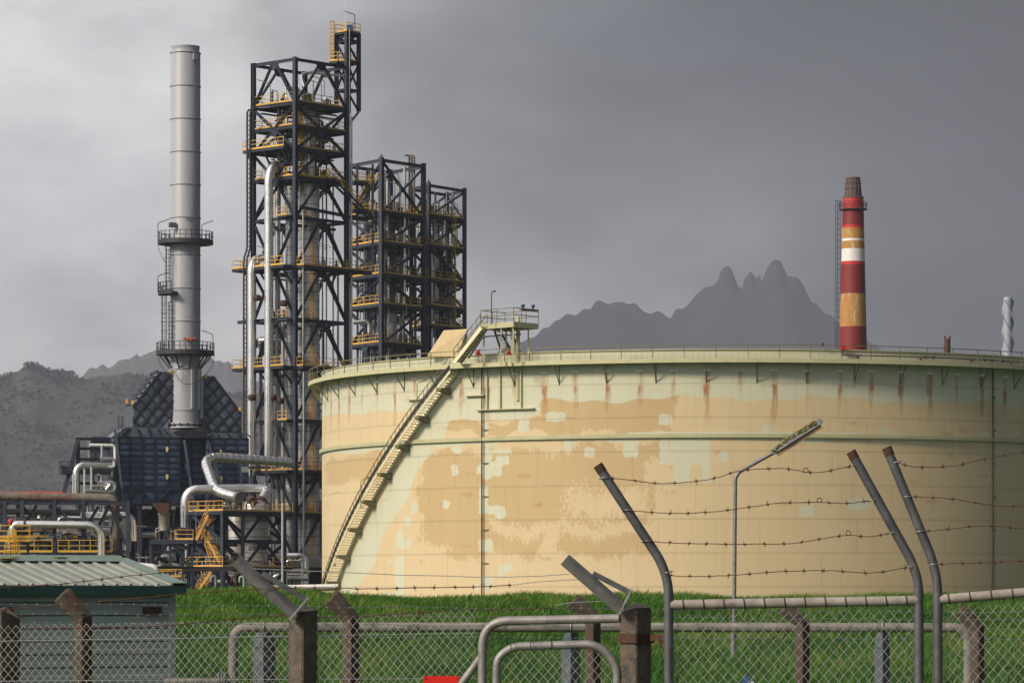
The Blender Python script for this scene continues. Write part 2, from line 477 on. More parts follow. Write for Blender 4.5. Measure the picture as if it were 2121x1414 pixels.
# hills: ridges with real depth, named by their place in the range
def hill(name, sil, d, depth, m, seed, rough, foot=1230, step=3.0, soft=6):
    sil = sorted(sil)
    sx = np.array([p[0] for p in sil], float); sy = np.array([p[1] for p in sil], float)
    px = np.arange(sx[0], sx[-1] + 1, step)
    py = np.interp(px, sx, sy)
    kern = np.exp(-np.linspace(-2.2, 2.2, 61) ** 2); kern /= kern.sum()
    pys = np.convolve(np.pad(py, 30, mode='edge'), kern, mode='valid') + soft
    vs_ = np.concatenate([np.linspace(-1, -0.07, 46), np.array([-0.05, -0.032, -0.02, -0.01, 0.0, 0.01, 0.02, 0.035, 0.06, 0.1]), np.linspace(0.2, 1, 6)])
    verts = []
    for i, v in enumerate(vs_):
        wv = min(1.0, abs(v) * 34)
        for a, bb in zip(px, py * (1 - wv) + pys * wv):
            dd = d + depth * v
            x = (a - CX) * d / FPX
            z0 = CAMZ + (HY - foot) * d / FPX
            z1 = CAMZ + (HY - bb) * d / FPX
            prof = (1 - abs(v)) ** 1.15
            q = V((x / rough, dd / rough, seed))
            nz_ = mnoise.fractal(q * 1.0, 1.0, 2.0, 6) * (0.16 if v < -0.02 else 0.02) * (z1 - z0) * min(1, abs(v) * 6)
            spur = math.sin(x / rough * 1.7 + mnoise.noise(q * 0.5) * 4) * 0.02 * (z1 - z0) * min(1, abs(v) * 5) * (1 - abs(v))
            fine = mnoise.noise(V((x, dd, seed)) / (rough * 0.045)) * (z1 - z0) * 0.016 * max(0.0, 1 - abs(v) * 12)
            verts.append((x, dd, max(z0 + (z1 - z0) * prof + nz_ + spur + fine, -1 if abs(v) > 0.9 else z0 * 0.4 - 1)))
    c, r = len(px), len(vs_)
    idx = np.arange(c * r).reshape(r, c)
    me = bpy.data.meshes.new(name)
    me.from_pydata(verts, [], np.stack([idx[:-1, :-1], idx[:-1, 1:], idx[1:, 1:], idx[1:, :-1]], -1).reshape(-1, 4).tolist())
    me.polygons.foreach_set('use_smooth', [True] * len(me.polygons))
    me.materials.append(m)
    tag(link(bpy.data.objects.new(name, me)), kind='structure')
    return verts
HILL = mat('hillside_scrub', (0.024, 0.027, 0.02), (0.07, 0.066, 0.054), 0.95, scale=0.02, rust=(0.11, 0.09, 0.07), rust_amt=0.40, rust_scale=0.009, bump=0.5, bump_scale=0.08, bump_dist=6.0)
HILL2 = mat('far_mountain_rock', (0.022, 0.024, 0.028), (0.03, 0.032, 0.036), 0.95, scale=0.006)
hv = hill('near_hill', [(-500, 900), (-150, 835), (-60, 802), (0, 783), (18, 777), (30, 768), (45, 760), (62, 753), (78, 755), (88, 762), (105, 766), (118, 764), (130, 769), (150, 772), (168, 782), (185, 781), (205, 778), (228, 776), (255, 772), (285, 776), (320, 786), (370, 795), (430, 806), (470, 818), (500, 812), (540, 815), (600, 826), (660, 842), (720, 866), (820, 910), (1000, 1000), (1200, 1120), (1500, 1215)],
     4700, 1000, HILL, 1.3, 210)
SCRUB = mat('hill_scrub_leaves', (0.018, 0.022, 0.014), (0.045, 0.046, 0.034), .95, scale=.03)
def scrub(pts, n, seed):
    r_ = np.random.default_rng(seed); pts = np.array(pts)
    pts = pts[(pts[:, 0] > -720) & (pts[:, 0] < -100) & (pts[:, 1] < 4760)]
    q = pts[r_.integers(0, len(pts), n * 3)]
    cl = np.sin(q[:, 0] * .043 + 2 * np.sin(q[:, 1] * .011)) * np.sin(q[:, 1] * .017 + q[:, 2] * .05 + 2 * np.sin(q[:, 0] * .019))
    c = q[np.argsort(-(cl + r_.normal(0, .45, n * 3)))[:n]] + r_.normal(0, 3, (n, 3)) * np.array([1, 2.5, .15])
    c = np.repeat(c, 5, 0) + r_.normal(0, 1.1, (n * 5, 3)); s_ = np.repeat(r_.uniform(.5, 1.35, n), 5)[:, None]
    a = r_.normal(0, 1, (n * 5, 3)) * s_; b_ = r_.normal(0, 1, (n * 5, 3)) * s_
    vv = np.stack([c - a, c + b_, c + a, c - b_], 1).reshape(-1, 3)
    me = bpy.data.meshes.new('scrub'); k = np.arange(n * 5) * 4
    me.from_pydata(vv.tolist(), [], np.stack([k, k + 1, k + 2, k + 3], -1).tolist()); me.materials.append(SCRUB)
    tag(link(bpy.data.objects.new('scrub', me)), 'dark scrub covering the near hillside', 'scrub', kind='stuff')
scrub(hv, 13000, 5)
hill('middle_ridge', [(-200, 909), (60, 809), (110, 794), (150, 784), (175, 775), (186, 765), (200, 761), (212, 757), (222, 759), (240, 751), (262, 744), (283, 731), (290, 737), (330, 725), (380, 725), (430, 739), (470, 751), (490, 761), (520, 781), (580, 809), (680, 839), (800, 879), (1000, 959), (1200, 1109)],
     8900, 450, mat('ridge_painted_haze', (0.14, 0.14, 0.145), (0.18, 0.18, 0.185), .95, scale=.006), 4.4, 330)  # haze put into the colour: this ridge is paler than the other hills
hill('far_peaks', [(500, 1100), (800, 850), (930, 775), (1000, 742), (1060, 716), (1090, 705), (1120, 684), (1135, 680), (1150, 668), (1165, 662), (1180, 650), (1200, 644), (1215, 640), (1232, 630), (1248, 626), (1262, 631), (1278, 625), (1300, 627), (1320, 636), (1345, 645), (1370, 650), (1388, 656), (1400, 644), (1415, 640), (1430, 622), (1445, 606), (1462, 595), (1480, 590), (1489, 578), (1492, 560), (1499, 550), (1508, 551), (1517, 562), (1524, 580), (1531, 592), (1538, 591), (1541, 574), (1549, 566), (1554, 555), (1560, 560), (1563, 570), (1570, 572), (1577, 583), (1577, 563), (1584, 564), (1592, 549), (1600, 541), (1616, 541), (1624, 555), (1632, 575), (1650, 578), (1664, 592), (1680, 618), (1692, 630), (1696, 642), (1712, 650), (1728, 658), (1745, 672), (1780, 698), (1810, 714), (1850, 740), (1950, 790), (2150, 900), (2400, 1100)],
     8000, 1300, HILL2, 9.1, 420, soft=24)
hz = MB().box((0, 3950, 520), 12600, 11000, 1050).build('haze', None, None, base=(0, 3950, 520), kind='stuff', label='pale grey haze hanging in front of the hills', cat='haze')
hm = bpy.data.materials.new('haze_air'); hm.use_nodes = True
t = hm.node_tree; t.nodes.remove(t.nodes['Principled BSDF'])
pv = nd('ShaderNodeVolumePrincipled', t)
pv.inputs['Color'].default_value = (0.39, 0.43, 0.55, 1)
pv.inputs['Density'].default_value = 0.000145
pv.inputs['Anisotropy'].default_value = 0.0
lk(pv.outputs[0], t.nodes['Material Output'].inputs['Volume'], t)
hz.data.materials.append(hm)
# ------------------------------------------------------------------ the storage tank
TC = V((17.4, 316.0, 0)); TR = 34.0; TBASE = 0.6
ZWB, ZWT, ZTOP, ZRAIL = 20.42, 20.74, 21.5, 21.8
def TP(phi, r, z):
    a = R(phi)
    return V((TC.x + r * math.sin(a), TC.y - r * math.cos(a), z))
def proj(p):
    return CX + p[0] * FPX / p[1], HY - (p[2] - CAMZ) * FPX / p[1]
def phi_px(px, r=TR):
    lo, hi = -78.0, 75.0
    for _ in range(40):
        m = (lo + hi) / 2
        if proj(TP(m, r, 5))[0] < px: lo = m
        else: hi = m
    return (lo + hi) / 2
def z_at(px, py, r=TR):
    return ZL(py, TP(phi_px(px, r), r, 0).y)

def tank_material():
    m = bpy.data.materials.new('patched_tank_paint'); m.use_nodes = True
    t = m.node_tree; b = t.nodes['Principled BSDF']
    at = nd('ShaderNodeAttribute', t); at.attribute_name = 'paint'
    sp = nd('ShaderNodeSeparateColor', t); lk(at.outputs['Color'], sp.inputs[0], t)
    geo = nd('ShaderNodeNewGeometry', t)
    def noise(scale, detail, rough, stretch=(1, 1, 1)):
        mp = nd('ShaderNodeMapping', t); mp.inputs['Scale'].default_value = stretch
        lk(geo.outputs['Position'], mp.inputs[0], t)
        n = nd('ShaderNodeTexNoise', t); n.inputs['Scale'].default_value = scale; n.inputs['Detail'].default_value = detail; n.inputs['Roughness'].default_value = rough
        lk(mp.outputs[0], n.inputs[0], t); return n.outputs[0]
    def edge(field, nz, amp, width):
        a = nd('ShaderNodeMath', t, operation='MULTIPLY_ADD'); lk(nz, a.inputs[0], t); a.inputs[1].default_value = amp; a.inputs[2].default_value = -amp / 2
        c = nd('ShaderNodeMath', t, operation='ADD'); lk(field, c.inputs[0], t); lk(a.outputs[0], c.inputs[1], t)
        r = nd('ShaderNodeMapRange', t); r.inputs['From Min'].default_value = 0.5 - width; r.inputs['From Max'].default_value = 0.5 + width
        lk(c.outputs[0], r.inputs[0], t); return r.outputs[0]
    def mix(f, a, c):
        x = nd('ShaderNodeMix', t, data_type='RGBA'); lk(f, x.inputs[0], t)
        if isinstance(a, tuple): x.inputs[6].default_value = (*a, 1)
        else: lk(a, x.inputs[6], t)
        if isinstance(c, tuple): x.inputs[7].default_value = (*c, 1)
        else: lk(c, x.inputs[7], t)
        return x.outputs[2]
    n_wide = noise(0.25, 5, 0.6, (1, 1, 0.6)); n_edge = noise(1.6, 6, 0.7); n_fine = noise(4.5, 5, 0.72, (1, 1, 0.55)); n_str = noise(1.2, 5, 0.6, (2.2, 2.2, 0.12))
    tan = mix(n_wide, (0.59, 0.475, 0.295), (0.65, 0.54, 0.355))
    och = mix(n_wide, (0.49, 0.368, 0.198), (0.54, 0.415, 0.24))
    col = mix(edge(sp.outputs[1], n_fine, 0.95, 0.05), tan, och)
    grn = mix(n_wide, (0.53, 0.545, 0.425), (0.61, 0.625, 0.51))
    col = mix(edge(sp.outputs[0], n_edge, 0.30, 0.06), col, grn)
    # run-off staining, light
    st = nd('ShaderNodeMapRange', t); st.inputs['From Min'].default_value = 0.52; st.inputs['From Max'].default_value = 0.78; st.inputs['To Max'].default_value = 0.20
    lk(n_str, st.inputs[0], t)
    col = mix(st.outputs[0], col, (0.30, 0.21, 0.11))
    ru = nd('ShaderNodeMath', t, operation='MULTIPLY'); lk(sp.outputs[2], ru.inputs[0], t)
    rn = nd('ShaderNodeMapRange', t); rn.inputs['From Min'].default_value = 0.20; rn.inputs['From Max'].default_value = 0.58; lk(n_edge, rn.inputs[0], t)
    ra = nd('ShaderNodeMath', t, operation='MULTIPLY_ADD'); ra.inputs[1].default_value = 0.5; ra.inputs[2].default_value = 0.5; lk(rn.outputs[0], ra.inputs[0], t)
    lk(ra.outputs[0], ru.inputs[1], t)
    col = mix(ru.outputs[0], col, (0.33, 0.125, 0.034))
    col = mix(at.outputs['Alpha'], col, (0.14, 0.115, 0.07))
    lk(col, b.inputs['Base Color'], t)
    b.inputs['Roughness'].default_value = 0.55
    b.inputs['Specular IOR Level'].default_value = 0.3
    bp = nd('ShaderNodeBump', t); bp.inputs['Strength'].default_value = 0.25; bp.inputs['Distance'].default_value = 0.05
    lk(n_wide, bp.inputs['Height'], t); lk(bp.outputs[0], b.inputs['Normal'], t)
    return m
TPAINT = tank_material()

GREEN_RECTS = [(936, 915, 956, 938), (997, 905, 1018, 992), (1015, 955, 1040, 985), (1027, 944, 1055, 962), (986, 963, 1004, 981), (992, 1004, 1011, 1064), (1009, 1046, 1030, 1064), (1024, 1047, 1048, 1073),
    (992, 1116, 1020, 1143), (996, 1191, 1021, 1220), (935, 961, 949, 984), (917, 1035, 931, 1053), (851, 1039, 865, 1064), (837, 1068, 851, 1088), (820, 1098, 834, 1137), (831, 1114, 851, 1137),
    (819, 1148, 837, 1240), (803, 1157, 809, 1171), (1032, 1167, 1062, 1182), (1032, 1180, 1048, 1193), (1130, 853, 1170, 873), (1364, 858, 1392, 880), (1580, 880, 1600, 893), (1657, 1046, 1685, 1070),
    (1754, 1032, 1797, 1057), (1818, 886, 1840, 895), (2100, 933, 2130, 945), (1073, 868, 1096, 894), (1210, 926, 1232, 947), (1488, 935, 1507, 956), (1168, 903, 1188, 933), (1290, 903, 1321, 946),
    (1366, 903, 1471, 962), (1395, 955, 1430, 999), (1454, 955, 1471, 999), (1655, 903, 1708, 917), (1760, 903, 1783, 914), (1872, 903, 1900, 910), (1980, 905, 2005, 917), (2080, 908, 2104, 919), (1000, 870, 1012, 900),
    (1030, 691, 1040, 700), (1028, 1093, 1033, 1101), (985, 1208, 992, 1224), (2030, 893, 2052, 900), (2086, 895, 2110, 902), (905, 863, 912, 890), (1105, 760, 1119, 858), (1018, 930, 1060, 940), (795, 1225, 808, 1240)]
BX = [640, 690, 720, 760, 803, 806, 850, 858, 862, 905, 908, 1070, 1108, 1120, 1124, 1160, 1162, 1260, 1262, 1318, 1322, 1345, 1352, 1372, 1380, 1440, 1448, 1462, 1480, 1540, 1552, 1572, 1580, 1600, 1670, 1690, 1740, 1760, 1785, 1800, 1860, 1885, 1895, 1930, 1960, 1975, 2000, 2050, 2080, 2130, 2300]
BY = [838, 834, 832, 826, 822, 841, 842, 842, 892, 892, 868, 870, 858, 803, 806, 806, 800, 800, 797, 797, 800, 801, 796, 795, 796, 804, 804, 796, 794, 794, 801, 803, 795, 794, 794, 802, 795, 794, 803, 796, 797, 805, 798, 798, 806, 802, 798, 802, 806, 800, 800]
OCHRE = [(925, 935, 1350, 1150, 40), (905, 872, 1190, 897, 8), (1122, 803, 1395, 897, 22), (680, 940, 800, 1000, 25), (1190, 920, 1400, 1010, 40), (1080, 1090, 1270, 1150, 30), (870, 940, 960, 1130, 30)]
OCHRE_NOT = [(1175, 1012, 1335, 1072, 90), (1020, 1084, 1420, 1110, 40), (1120, 1090, 1160, 1150, 30), (1340, 960, 1420, 1010, 40)]
STAIR_L = ((690, 1228), (955, 762))

def paint_fields(px, py, fr):
    wx = px + 7 * np.sin(py * 0.061 + 2 * np.sin(px * 0.017)) + 4 * np.sin(py * 0.17 + px * 0.02)
    wy = py + 8 * np.sin(px * 0.043 + 2 * np.sin(py * 0.013)) + 4 * np.sin(px * 0.13 + 1)
    def rects(L, soft, px=px, py=py):
        f = np.full(px.shape, -99.0)
        for r in L:
            s = r[4] if len(r) > 4 else soft
            qx = np.abs(px - (r[0] + r[2]) / 2) - (r[2] - r[0]) / 2 + 5; qy = np.abs(py - (r[1] + r[3]) / 2) - (r[3] - r[1]) / 2 + 5
            d = (5 - np.hypot(np.maximum(qx, 0), np.maximum(qy, 0)) - np.minimum(np.maximum(qx, qy), 0)) / s
            f = np.maximum(f, d)
        return f
    sx2 = px + 1.1 * np.sin(py * .31 + px * .05) + .6 * np.sin(py * .83); sy2 = py + 1.1 * np.sin(px * .27 + py * .06) + .6 * np.sin(px * .71)
    g = rects(GREEN_RECTS, 15.0, sx2, sy2)
    g = np.maximum(g, (np.interp(px, BX, BY) + 1.5 * np.sin(px * 0.11) - py) / 14.0)
    ring = 897 + (np.abs(px - 1530) / 863) ** 2 * 38
    g = np.maximum(g, (ring + 8 + 5 * np.sin(px * 0.021) * (px > 1000) + 3 * np.sin(px * 0.07) - py) / 9 - 9 * (py < ring - 3))
    # pale green band along the stair
    t = (py - STAIR_L[0][1]) / (STAIR_L[1][1] - STAIR_L[0][1])
    sx = STAIR_L[0][0] + t * (STAIR_L[1][0] - STAIR_L[0][0]) + 14 * np.sin(np.clip(t, 0, 1) * np.pi) * -1.0
    w = np.minimum(px - sx, sx + 50 + 6 * np.sin(py * 0.05) - px) / 14
    g = np.maximum(g, np.where((t > -0.02) & (t < 1.0), w, -9))
    G = np.clip(0.5 + g, 0, 1)
    o = np.minimum(rects(OCHRE, 20, wx, wy), -rects(OCHRE_NOT, 20, wx, wy))
    O = np.clip(0.5 + o * 0.5, 0.02, 0.95)
    O = np.maximum(O, 0.20)
    return G, O

VENT0, VSTEP = 0.85, 4.45
def tank_plate(phi0, phi1, z0, z1, r, fine):
    arc = abs(phi1 - phi0) * math.pi / 180 * TR
    nx = max(int(arc / (0.13 if fine else 1.0)), 2); nzv = max(int((z1 - z0) / (0.13 if fine else 1.3)), 1)
    ph = np.linspace(phi0, phi1, nx + 1); zz = np.linspace(z0, z1, nzv + 1)
    PH, ZZ = np.meshgrid(ph, zz)
    a = np.radians(PH)
    X, Y = TC.x + r * np.sin(a), TC.y - r * np.cos(a)
    px, py = CX + X * FPX / Y, HY - (ZZ - CAMZ) * FPX / Y
    G, O = paint_fields(px, py, None)
    if not fine:
        G[:] = 0; O[:] = 0.2
    # rust below the overflow slots
    s = (PH - VENT0) / VSTEP; k = np.round(s); off = (s - k) * VSTEP * math.pi / 180 * TR
    hsh = np.abs(np.sin(k * 12.9898) * 43758.5453) % 1.0
    below = 19.9 - ZZ
    h2 = np.abs(np.sin(k * 78.233) * 9631.17) % 1.0
    hw = 0.17 + 0.13 * h2 + 0.05 * np.sin(below * 2.3 + k)
    st = np.where(below > 0, np.clip((hw - np.abs(off + 0.05 * np.sin(below * 1.7 + k))) / 0.12, 0, 1), 0.0)
    fib = 0.62 + 0.38 * np.sin(off * 38 + k * 2.1 + np.sin(below * 3)) * np.sin(off * 13 + k)
    B = st * np.where(below < 1.05, 0.42, np.clip(1.0 - (below - 1.1) / (1.6 + 2.0 * hsh), 0, 1) * (0.35 + 0.6 * hsh) + np.clip(1.0 - np.abs(below - 1.35) / 0.45, 0, 1) * 0.5 * (hsh > 0.25)) * fib
    rs = np.random.default_rng(int(phi0 * 10 + z0 * 100) & 0xffff)
    for _ in range(rs.integers(0, 3) if z0 > 9 else rs.integers(0, 2)):
        c0, cz = rs.uniform(phi0, phi1), rs.uniform(z0, z1)
        wob = 0.5 + 0.5 * np.sin(PH * 9 + ZZ * 5 + rs.uniform(0, 6)) * np.sin(ZZ * 13 + PH * 4)
        dd = ((PH - c0) * 0.593 / rs.uniform(0.15, 0.8)) ** 2 + ((ZZ - cz) / rs.uniform(0.06, 0.2)) ** 2
        B = np.maximum(B, np.exp(-dd) * rs.uniform(0.15, 0.5) * wob)
    # weld seams
    D = np.zeros_like(B)
    D[0, :] = 0.30; D[-1, :] = np.maximum(D[-1, :], 0.14); D[:, 0] = np.maximum(D[:, 0], 0.22)
    dirt = np.sin(px * 0.9) * np.sin(px * 0.37 + 1)
    D = np.maximum(D, np.where((ZZ > 20.5), 0.12 + 0.1 * dirt, 0))
    n = PH.size
    idx = np.arange(n).reshape(PH.shape)
    me = bpy.data.meshes.new('shell_plate')
    c = TP((phi0 + phi1) / 2, r, z0)
    co = np.stack([X - c.x, Y - c.y, ZZ - c.z], -1).reshape(-1, 3)
    fc = np.stack([idx[:-1, :-1], idx[:-1, 1:], idx[1:, 1:], idx[1:, :-1]], -1).reshape(-1, 4)
    me.from_pydata(co.tolist(), [], fc.tolist())
    me.polygons.foreach_set('use_smooth', [True] * len(me.polygons))
    at = me.attributes.new('paint', 'FLOAT_COLOR', 'POINT')
    at.data.foreach_set('color', np.stack([G, O, np.clip(B * 1.95, 0, 0.92), np.clip(D, 0, 1)], -1).astype(np.float32).ravel())
    me.materials.append(TPAINT)
    return me, c

tank = thing('storage_tank', 'huge round tan storage tank with patched paint and a rim walkway', 'tank', (TC.x, TC.y, TBASE))
courses = [TBASE, 2.95, 5.6, 8.25, 10.9, 13.55, 16.2, 18.85, ZTOP]
pl = 360 / 27
for ci in range(len(courses) - 1):
    for k in range(27):
        p0 = -180 + (k + (ci * 0.37) % 1.0) * pl
        mid = (p0 + pl / 2 + 180) % 360 - 180
        fine = -96 < mid < 72
        me, c = tank_plate(p0, p0 + pl, courses[ci], courses[ci + 1], TR + 0.004 * (ci % 2), fine)
        link(bpy.data.objects.new('shell_plate', me), tank, Matrix.Translation(c))
def ring(name, r0, r1, z0, z1, m, n=180, a0=-180, a1=180, parent=None):
    mb = MB(); full = abs(a1 - a0) >= 359.9
    for i in range(n + (0 if full else 1)):
        ph = a0 + (a1 - a0) * i / n
        for r, z in ((r0, z0), (r1, z0), (r1, z1), (r0, z1)):
            mb.v.append(tuple(TP(ph, r, z)))
    mm = len(mb.v) // 4
    for i in range(mm if full else mm - 1):
        j = (i + 1) % mm
        for k in range(4):
            mb.f.append((i*4 + k, i*4 + (k+1) % 4, j*4 + (k+1) % 4, j*4 + k)); mb.sm.append(False)
    if not full:
        mb.f += [(0, 1, 2, 3), (mm*4-1, mm*4-2, mm*4-3, mm*4-4)]; mb.sm += [False, False]
    return mb.build(name, m, parent or tank)
ring('walkway', TR + 0.02, TR + 1.15, ZWT - 0.1, ZWT - 0.04, TGREEN)
ring('walkway_edge', TR + 1.155, TR + 1.21, ZWB, ZWT + 0.02, TGREEN)
ring('wind_girder', TR + 0.02, TR + 0.24, 14.62, 14.70, TGREEN)
ring('wind_girder', TR + 0.21, TR + 0.25, 14.702, 14.92, TGREEN)
ring('top_angle', TR + 0.01, TR + 0.12, ZTOP, ZTOP + 0.06, TGREEN)
ring('floating_roof', 0.5, TR - 0.2, 15.5, 15.8, TGREEN)
ring('top_rail', TR + 1.10, TR + 1.15, ZRAIL - 0.03, ZRAIL + 0.03, TRAIL, n=240)
ring('middle_rail', TR + 1.11, TR + 1.14, ZRAIL - 0.52, ZRAIL - 0.48, TRAIL, n=240)
rp = MB().box((0, 0, 0.53), 0.055, 0.055, 1.06).mesh('rail_post', TRAIL)
for k in range(-26, 20):
    p = 1.6 + k * 4.05
    link(bpy.data.objects.new('rail_post', rp), tank, Matrix.Translation(TP(p, TR + 1.125, ZWT)) @ Matrix.Rotation(R(p), 4, 'Z'))
# walkway brackets
bm = MB().beam((0, -1.05, 1.42), (0, -0.03, 0.02), 0.05, 0.09).beam((0, -0.035, 1.42), (0, -0.035, -0.1), 0.05, 0.07).mesh('walkway_bracket', TRAIL)
for k in range(-16, 12):
    p = 2.9 + k * 6.65
    link(bpy.data.objects.new('walkway_bracket', bm), tank, Matrix.Translation(TP(p, TR, 18.98)) @ Matrix.Rotation(R(p), 4, 'Z'))
# overflow slots
vm = MB()
for i in range(6):
    vm.box((-0.26 + i * 0.104, -0.04, 0), 0.08, 0.08, 0.17)
SLOT = mat('slot_white', (0.78, 0.79, 0.82), (0.85, 0.86, 0.88), .5)
vme = vm.mesh('overflow_slot', SLOT)
for k in range(-20, 15):
    p = VENT0 + k * VSTEP
    link(bpy.data.objects.new('overflow_slot', vme), tank, Matrix.Translation(TP(p, TR + 0.005, 19.88)) @ Matrix.Rotation(R(p), 4, 'Z'))
# vertical pipes on the shell with stand-off brackets
for px, zt in ((1001, 20.4), (2053, 20.4)):
    ph = phi_px(px)
    sp_ = MB().tube([TP(ph, TR + 0.2, TBASE), TP(ph, TR + 0.2, zt)], 0.065, n=6, band=2.6, bh=0.6).build('standpipe', BLACK, tank)
    for zb in np.arange(2.2, 19, 2.66):
        MB().beam(TP(ph, TR + 0.14, zb), TP(ph + 0.9, TR + 0.02, zb), 0.05, 0.09).build('pipe_clip', TRAIL, sp_)
# stiffeners and ledgers
for px in (1010, 1037, 1080):
    ph = phi_px(px)
    MB().beam(TP(ph, TR + 0.09, z_at(px, 846)), TP(ph, TR + 0.09, ZWB - 0.02), 0.14, 0.18, up=(math.sin(R(ph)), -math.cos(R(ph)), 0)).build('stiffener', TGREEN, tank)
for x0, x1, py in ((990, 1108, 847), (967, 1006, 819), (848, 876, 827)):
    a, b_ = phi_px(x0), phi_px(x1)
    z = z_at((x0 + x1) / 2, py)
    ring('ledger', TR + 0.02, TR + 0.30, z - 0.05, z + 0.03, TGREEN, n=8, a0=a, a1=b_)
# foam main along the rim on the right
pa = phi_px(1742); pts = [TP(pa, TR + 0.35, ZTOP + 0.1), TP(pa, TR + 0.35, 21.1)] + [TP(pa + i, TR + 0.35, 21.1) for i in np.arange(0.6, 44, 2.0)]
MB().tube(pts, 0.05, n=6).build('foam_main', BLACK, tank)
for px in (1773, 1902, 2006, 2087):
    ph = phi_px(px)
    MB().box(TP(ph, TR + 0.38, 21.0), 0.2, 0.22, 0.26).box(TP(ph + 0.35, TR + 0.42, 21.12), 0.22, 0.1, 0.08).build('foam_nozzle', RUSTM, tank)
for px in (1912, 1928, 2034, 2048, 2071, 1702):
    ph = phi_px(px)
    MB().lathe([(0.03, -0.13), (0.11, -0.1), (0.11, 0.1), (0.03, 0.13)], 8, TP(ph, TR + 0.35, 21.1 if px > 1720 else 21.9)).build('valve', BLACK, tank)
MB().box(TP(pa, TR + 0.36, ZTOP + 0.2), 0.5, 0.3, 0.35).build('foam_box', REDP, tank)

# helical stair, its lamps
stair = thing('spiral_stair', 'cream steel stair climbing round the left of the tan tank', 'stair', TP(-74.5, TR + 0.6, TBASE))
A0, A1, Z0, Z1 = -75.5, -39.5, TBASE, 20.35
NST = 92
rm_ = MB().box((0.13, -0.6, 0.11), 0.02, 0.88, 0.17).mesh('riser', TSTAIR)
tm = MB().box((-0.02, -0.6, 0), 0.27, 0.90, 0.04).mesh('tread', TSTAIR)
sl = lambda t: (A0 + (A1 - A0) * t, Z0 + (Z1 - Z0) * t)
for i in range(NST):
    a, z = sl((i + 0.5) / NST)
    Mt = Matrix.Translation(TP(a, TR + 0.05, z)) @ Matrix.Rotation(R(a), 4, 'Z')
    link(bpy.data.objects.new('tread', tm), stair, Mt)
def helix(rr, dz, n=70, t0=0.0, t1=1.0):
    return [TP(sl(t0 + (t1 - t0) * i / n)[0], rr, sl(t0 + (t1 - t0) * i / n)[1] + dz) for i in range(n + 1)]
def strip(pts, w, h, name, m, parent):
    mb = MB(); n = len(pts)
    for i, p in enumerate(pts):
        a = math.atan2(p.x - TC.x, -(p.y - TC.y)); o = V((math.sin(a), -math.cos(a), 0)) * (w / 2); u = V((0, 0, h / 2))
        mb.v += [tuple(p - o - u), tuple(p + o - u), tuple(p + o + u), tuple(p - o + u)]
    for i in range(n - 1):
        for k in range(4):
            mb.f.append((i*4 + k, i*4 + (k+1) % 4, i*4 + 4 + (k+1) % 4, i*4 + 4 + k)); mb.sm.append(False)
    mb.f += [(3, 2, 1, 0), (n*4-4, n*4-3, n*4-2, n*4-1)]; mb.sm += [False, False]
    return mb.build(name, m, parent)
strip(helix(TR + 0.17, 0.0), 0.05, 0.50, 'stringer', TSTAIR, stair)
strip(helix(TR + 1.13, -0.06), 0.05, 0.36, 'stringer', TSTAIR, stair)
strip(helix(TR + 1.15, 1.1), 0.06, 0.06, 'handrail', TRAIL, stair)
strip(helix(TR + 1.15, 0.6), 0.04, 0.05, 'middle_rail', TRAIL, stair)
strip(helix(TR + 1.26, 0.24), 0.11, 0.24, 'cable_tray', BLACK, stair)
for i in range(0, 46):
    a, z = sl(i / 45)
    bar('rail_post', TP(a, TR + 1.15, z), TP(a, TR + 1.15, z + 1.1), 0.05, 0.05, TRAIL, stair, 'box')
for i in range(9):
    t = 0.05 + i * 0.112
    a, z = sl(t)
    g = MB()
    d1, d0 = TP(a, TR + 1.2, z - 0.32), TP(a, TR + 0.02, z - 0.32)
    lo = TP(a, TR + 0.02, z - 0.85)
    side = (TP(a + 0.5, TR, 0) - TP(a, TR, 0)).normalized() * 0.55
    g.prism([d0 - side/2, d1 - side/2, d1 - side/2 - V((0, 0, 0.22)), lo - side/2], side)
    g.build('landing_bracket', TRAIL, stair)
def lamp_post(nm, base, h, dirv, arm, label, cat='lamp', m=TRAIL, r=0.04, head=0.55, parent=None):
    base = V(base); top = base + V((0, 0, h)); dv = V(dirv).normalized()
    pts = fillet([base, top, top + dv * arm + V((0, 0, arm * 0.35))], 0.25, 5)
    if parent is None:
        th = thing(nm, label, cat, base)
        MB().tube(pts, r, n=6).build('pole', m, th)
    else:
        th = MB().tube(pts, r, n=6).build('lamp_pole', m, parent)
    e = pts[-1]; dd = (dv + V((0, 0, 0.35))).normalized()
    MB().beam(e - dd * 0.05, e + dd * head, 0.18, 0.10).build('lamp_head', m if parent is None else GALVD, th)
    return th
for px, py, h, lab in ((868, 842, 1.9, 'small swan-neck lamp beside the upper flight of the tank stair'), (752, 1052, 2.3, 'small swan-neck lamp beside the middle of the tank stair'), (682, 1222, 1.9, 'small swan-neck lamp at the foot of the tank stair')):
    ph = phi_px(px, TR + 1.2); b_ = TP(ph, TR + 1.42, ZL(py, TP(ph, TR + 1.4, 0).y))
    t_ = lamp_post('stair_lamp', b_, h, (1, 0, 0), 0.42, lab, r=0.035, head=0.38)
    MB().beam(b_ + V((0, 0, 0.1)), TP(ph, TR + 1.18, b_.z + 0.1), 0.05).build('bracket', TRAIL, t_)

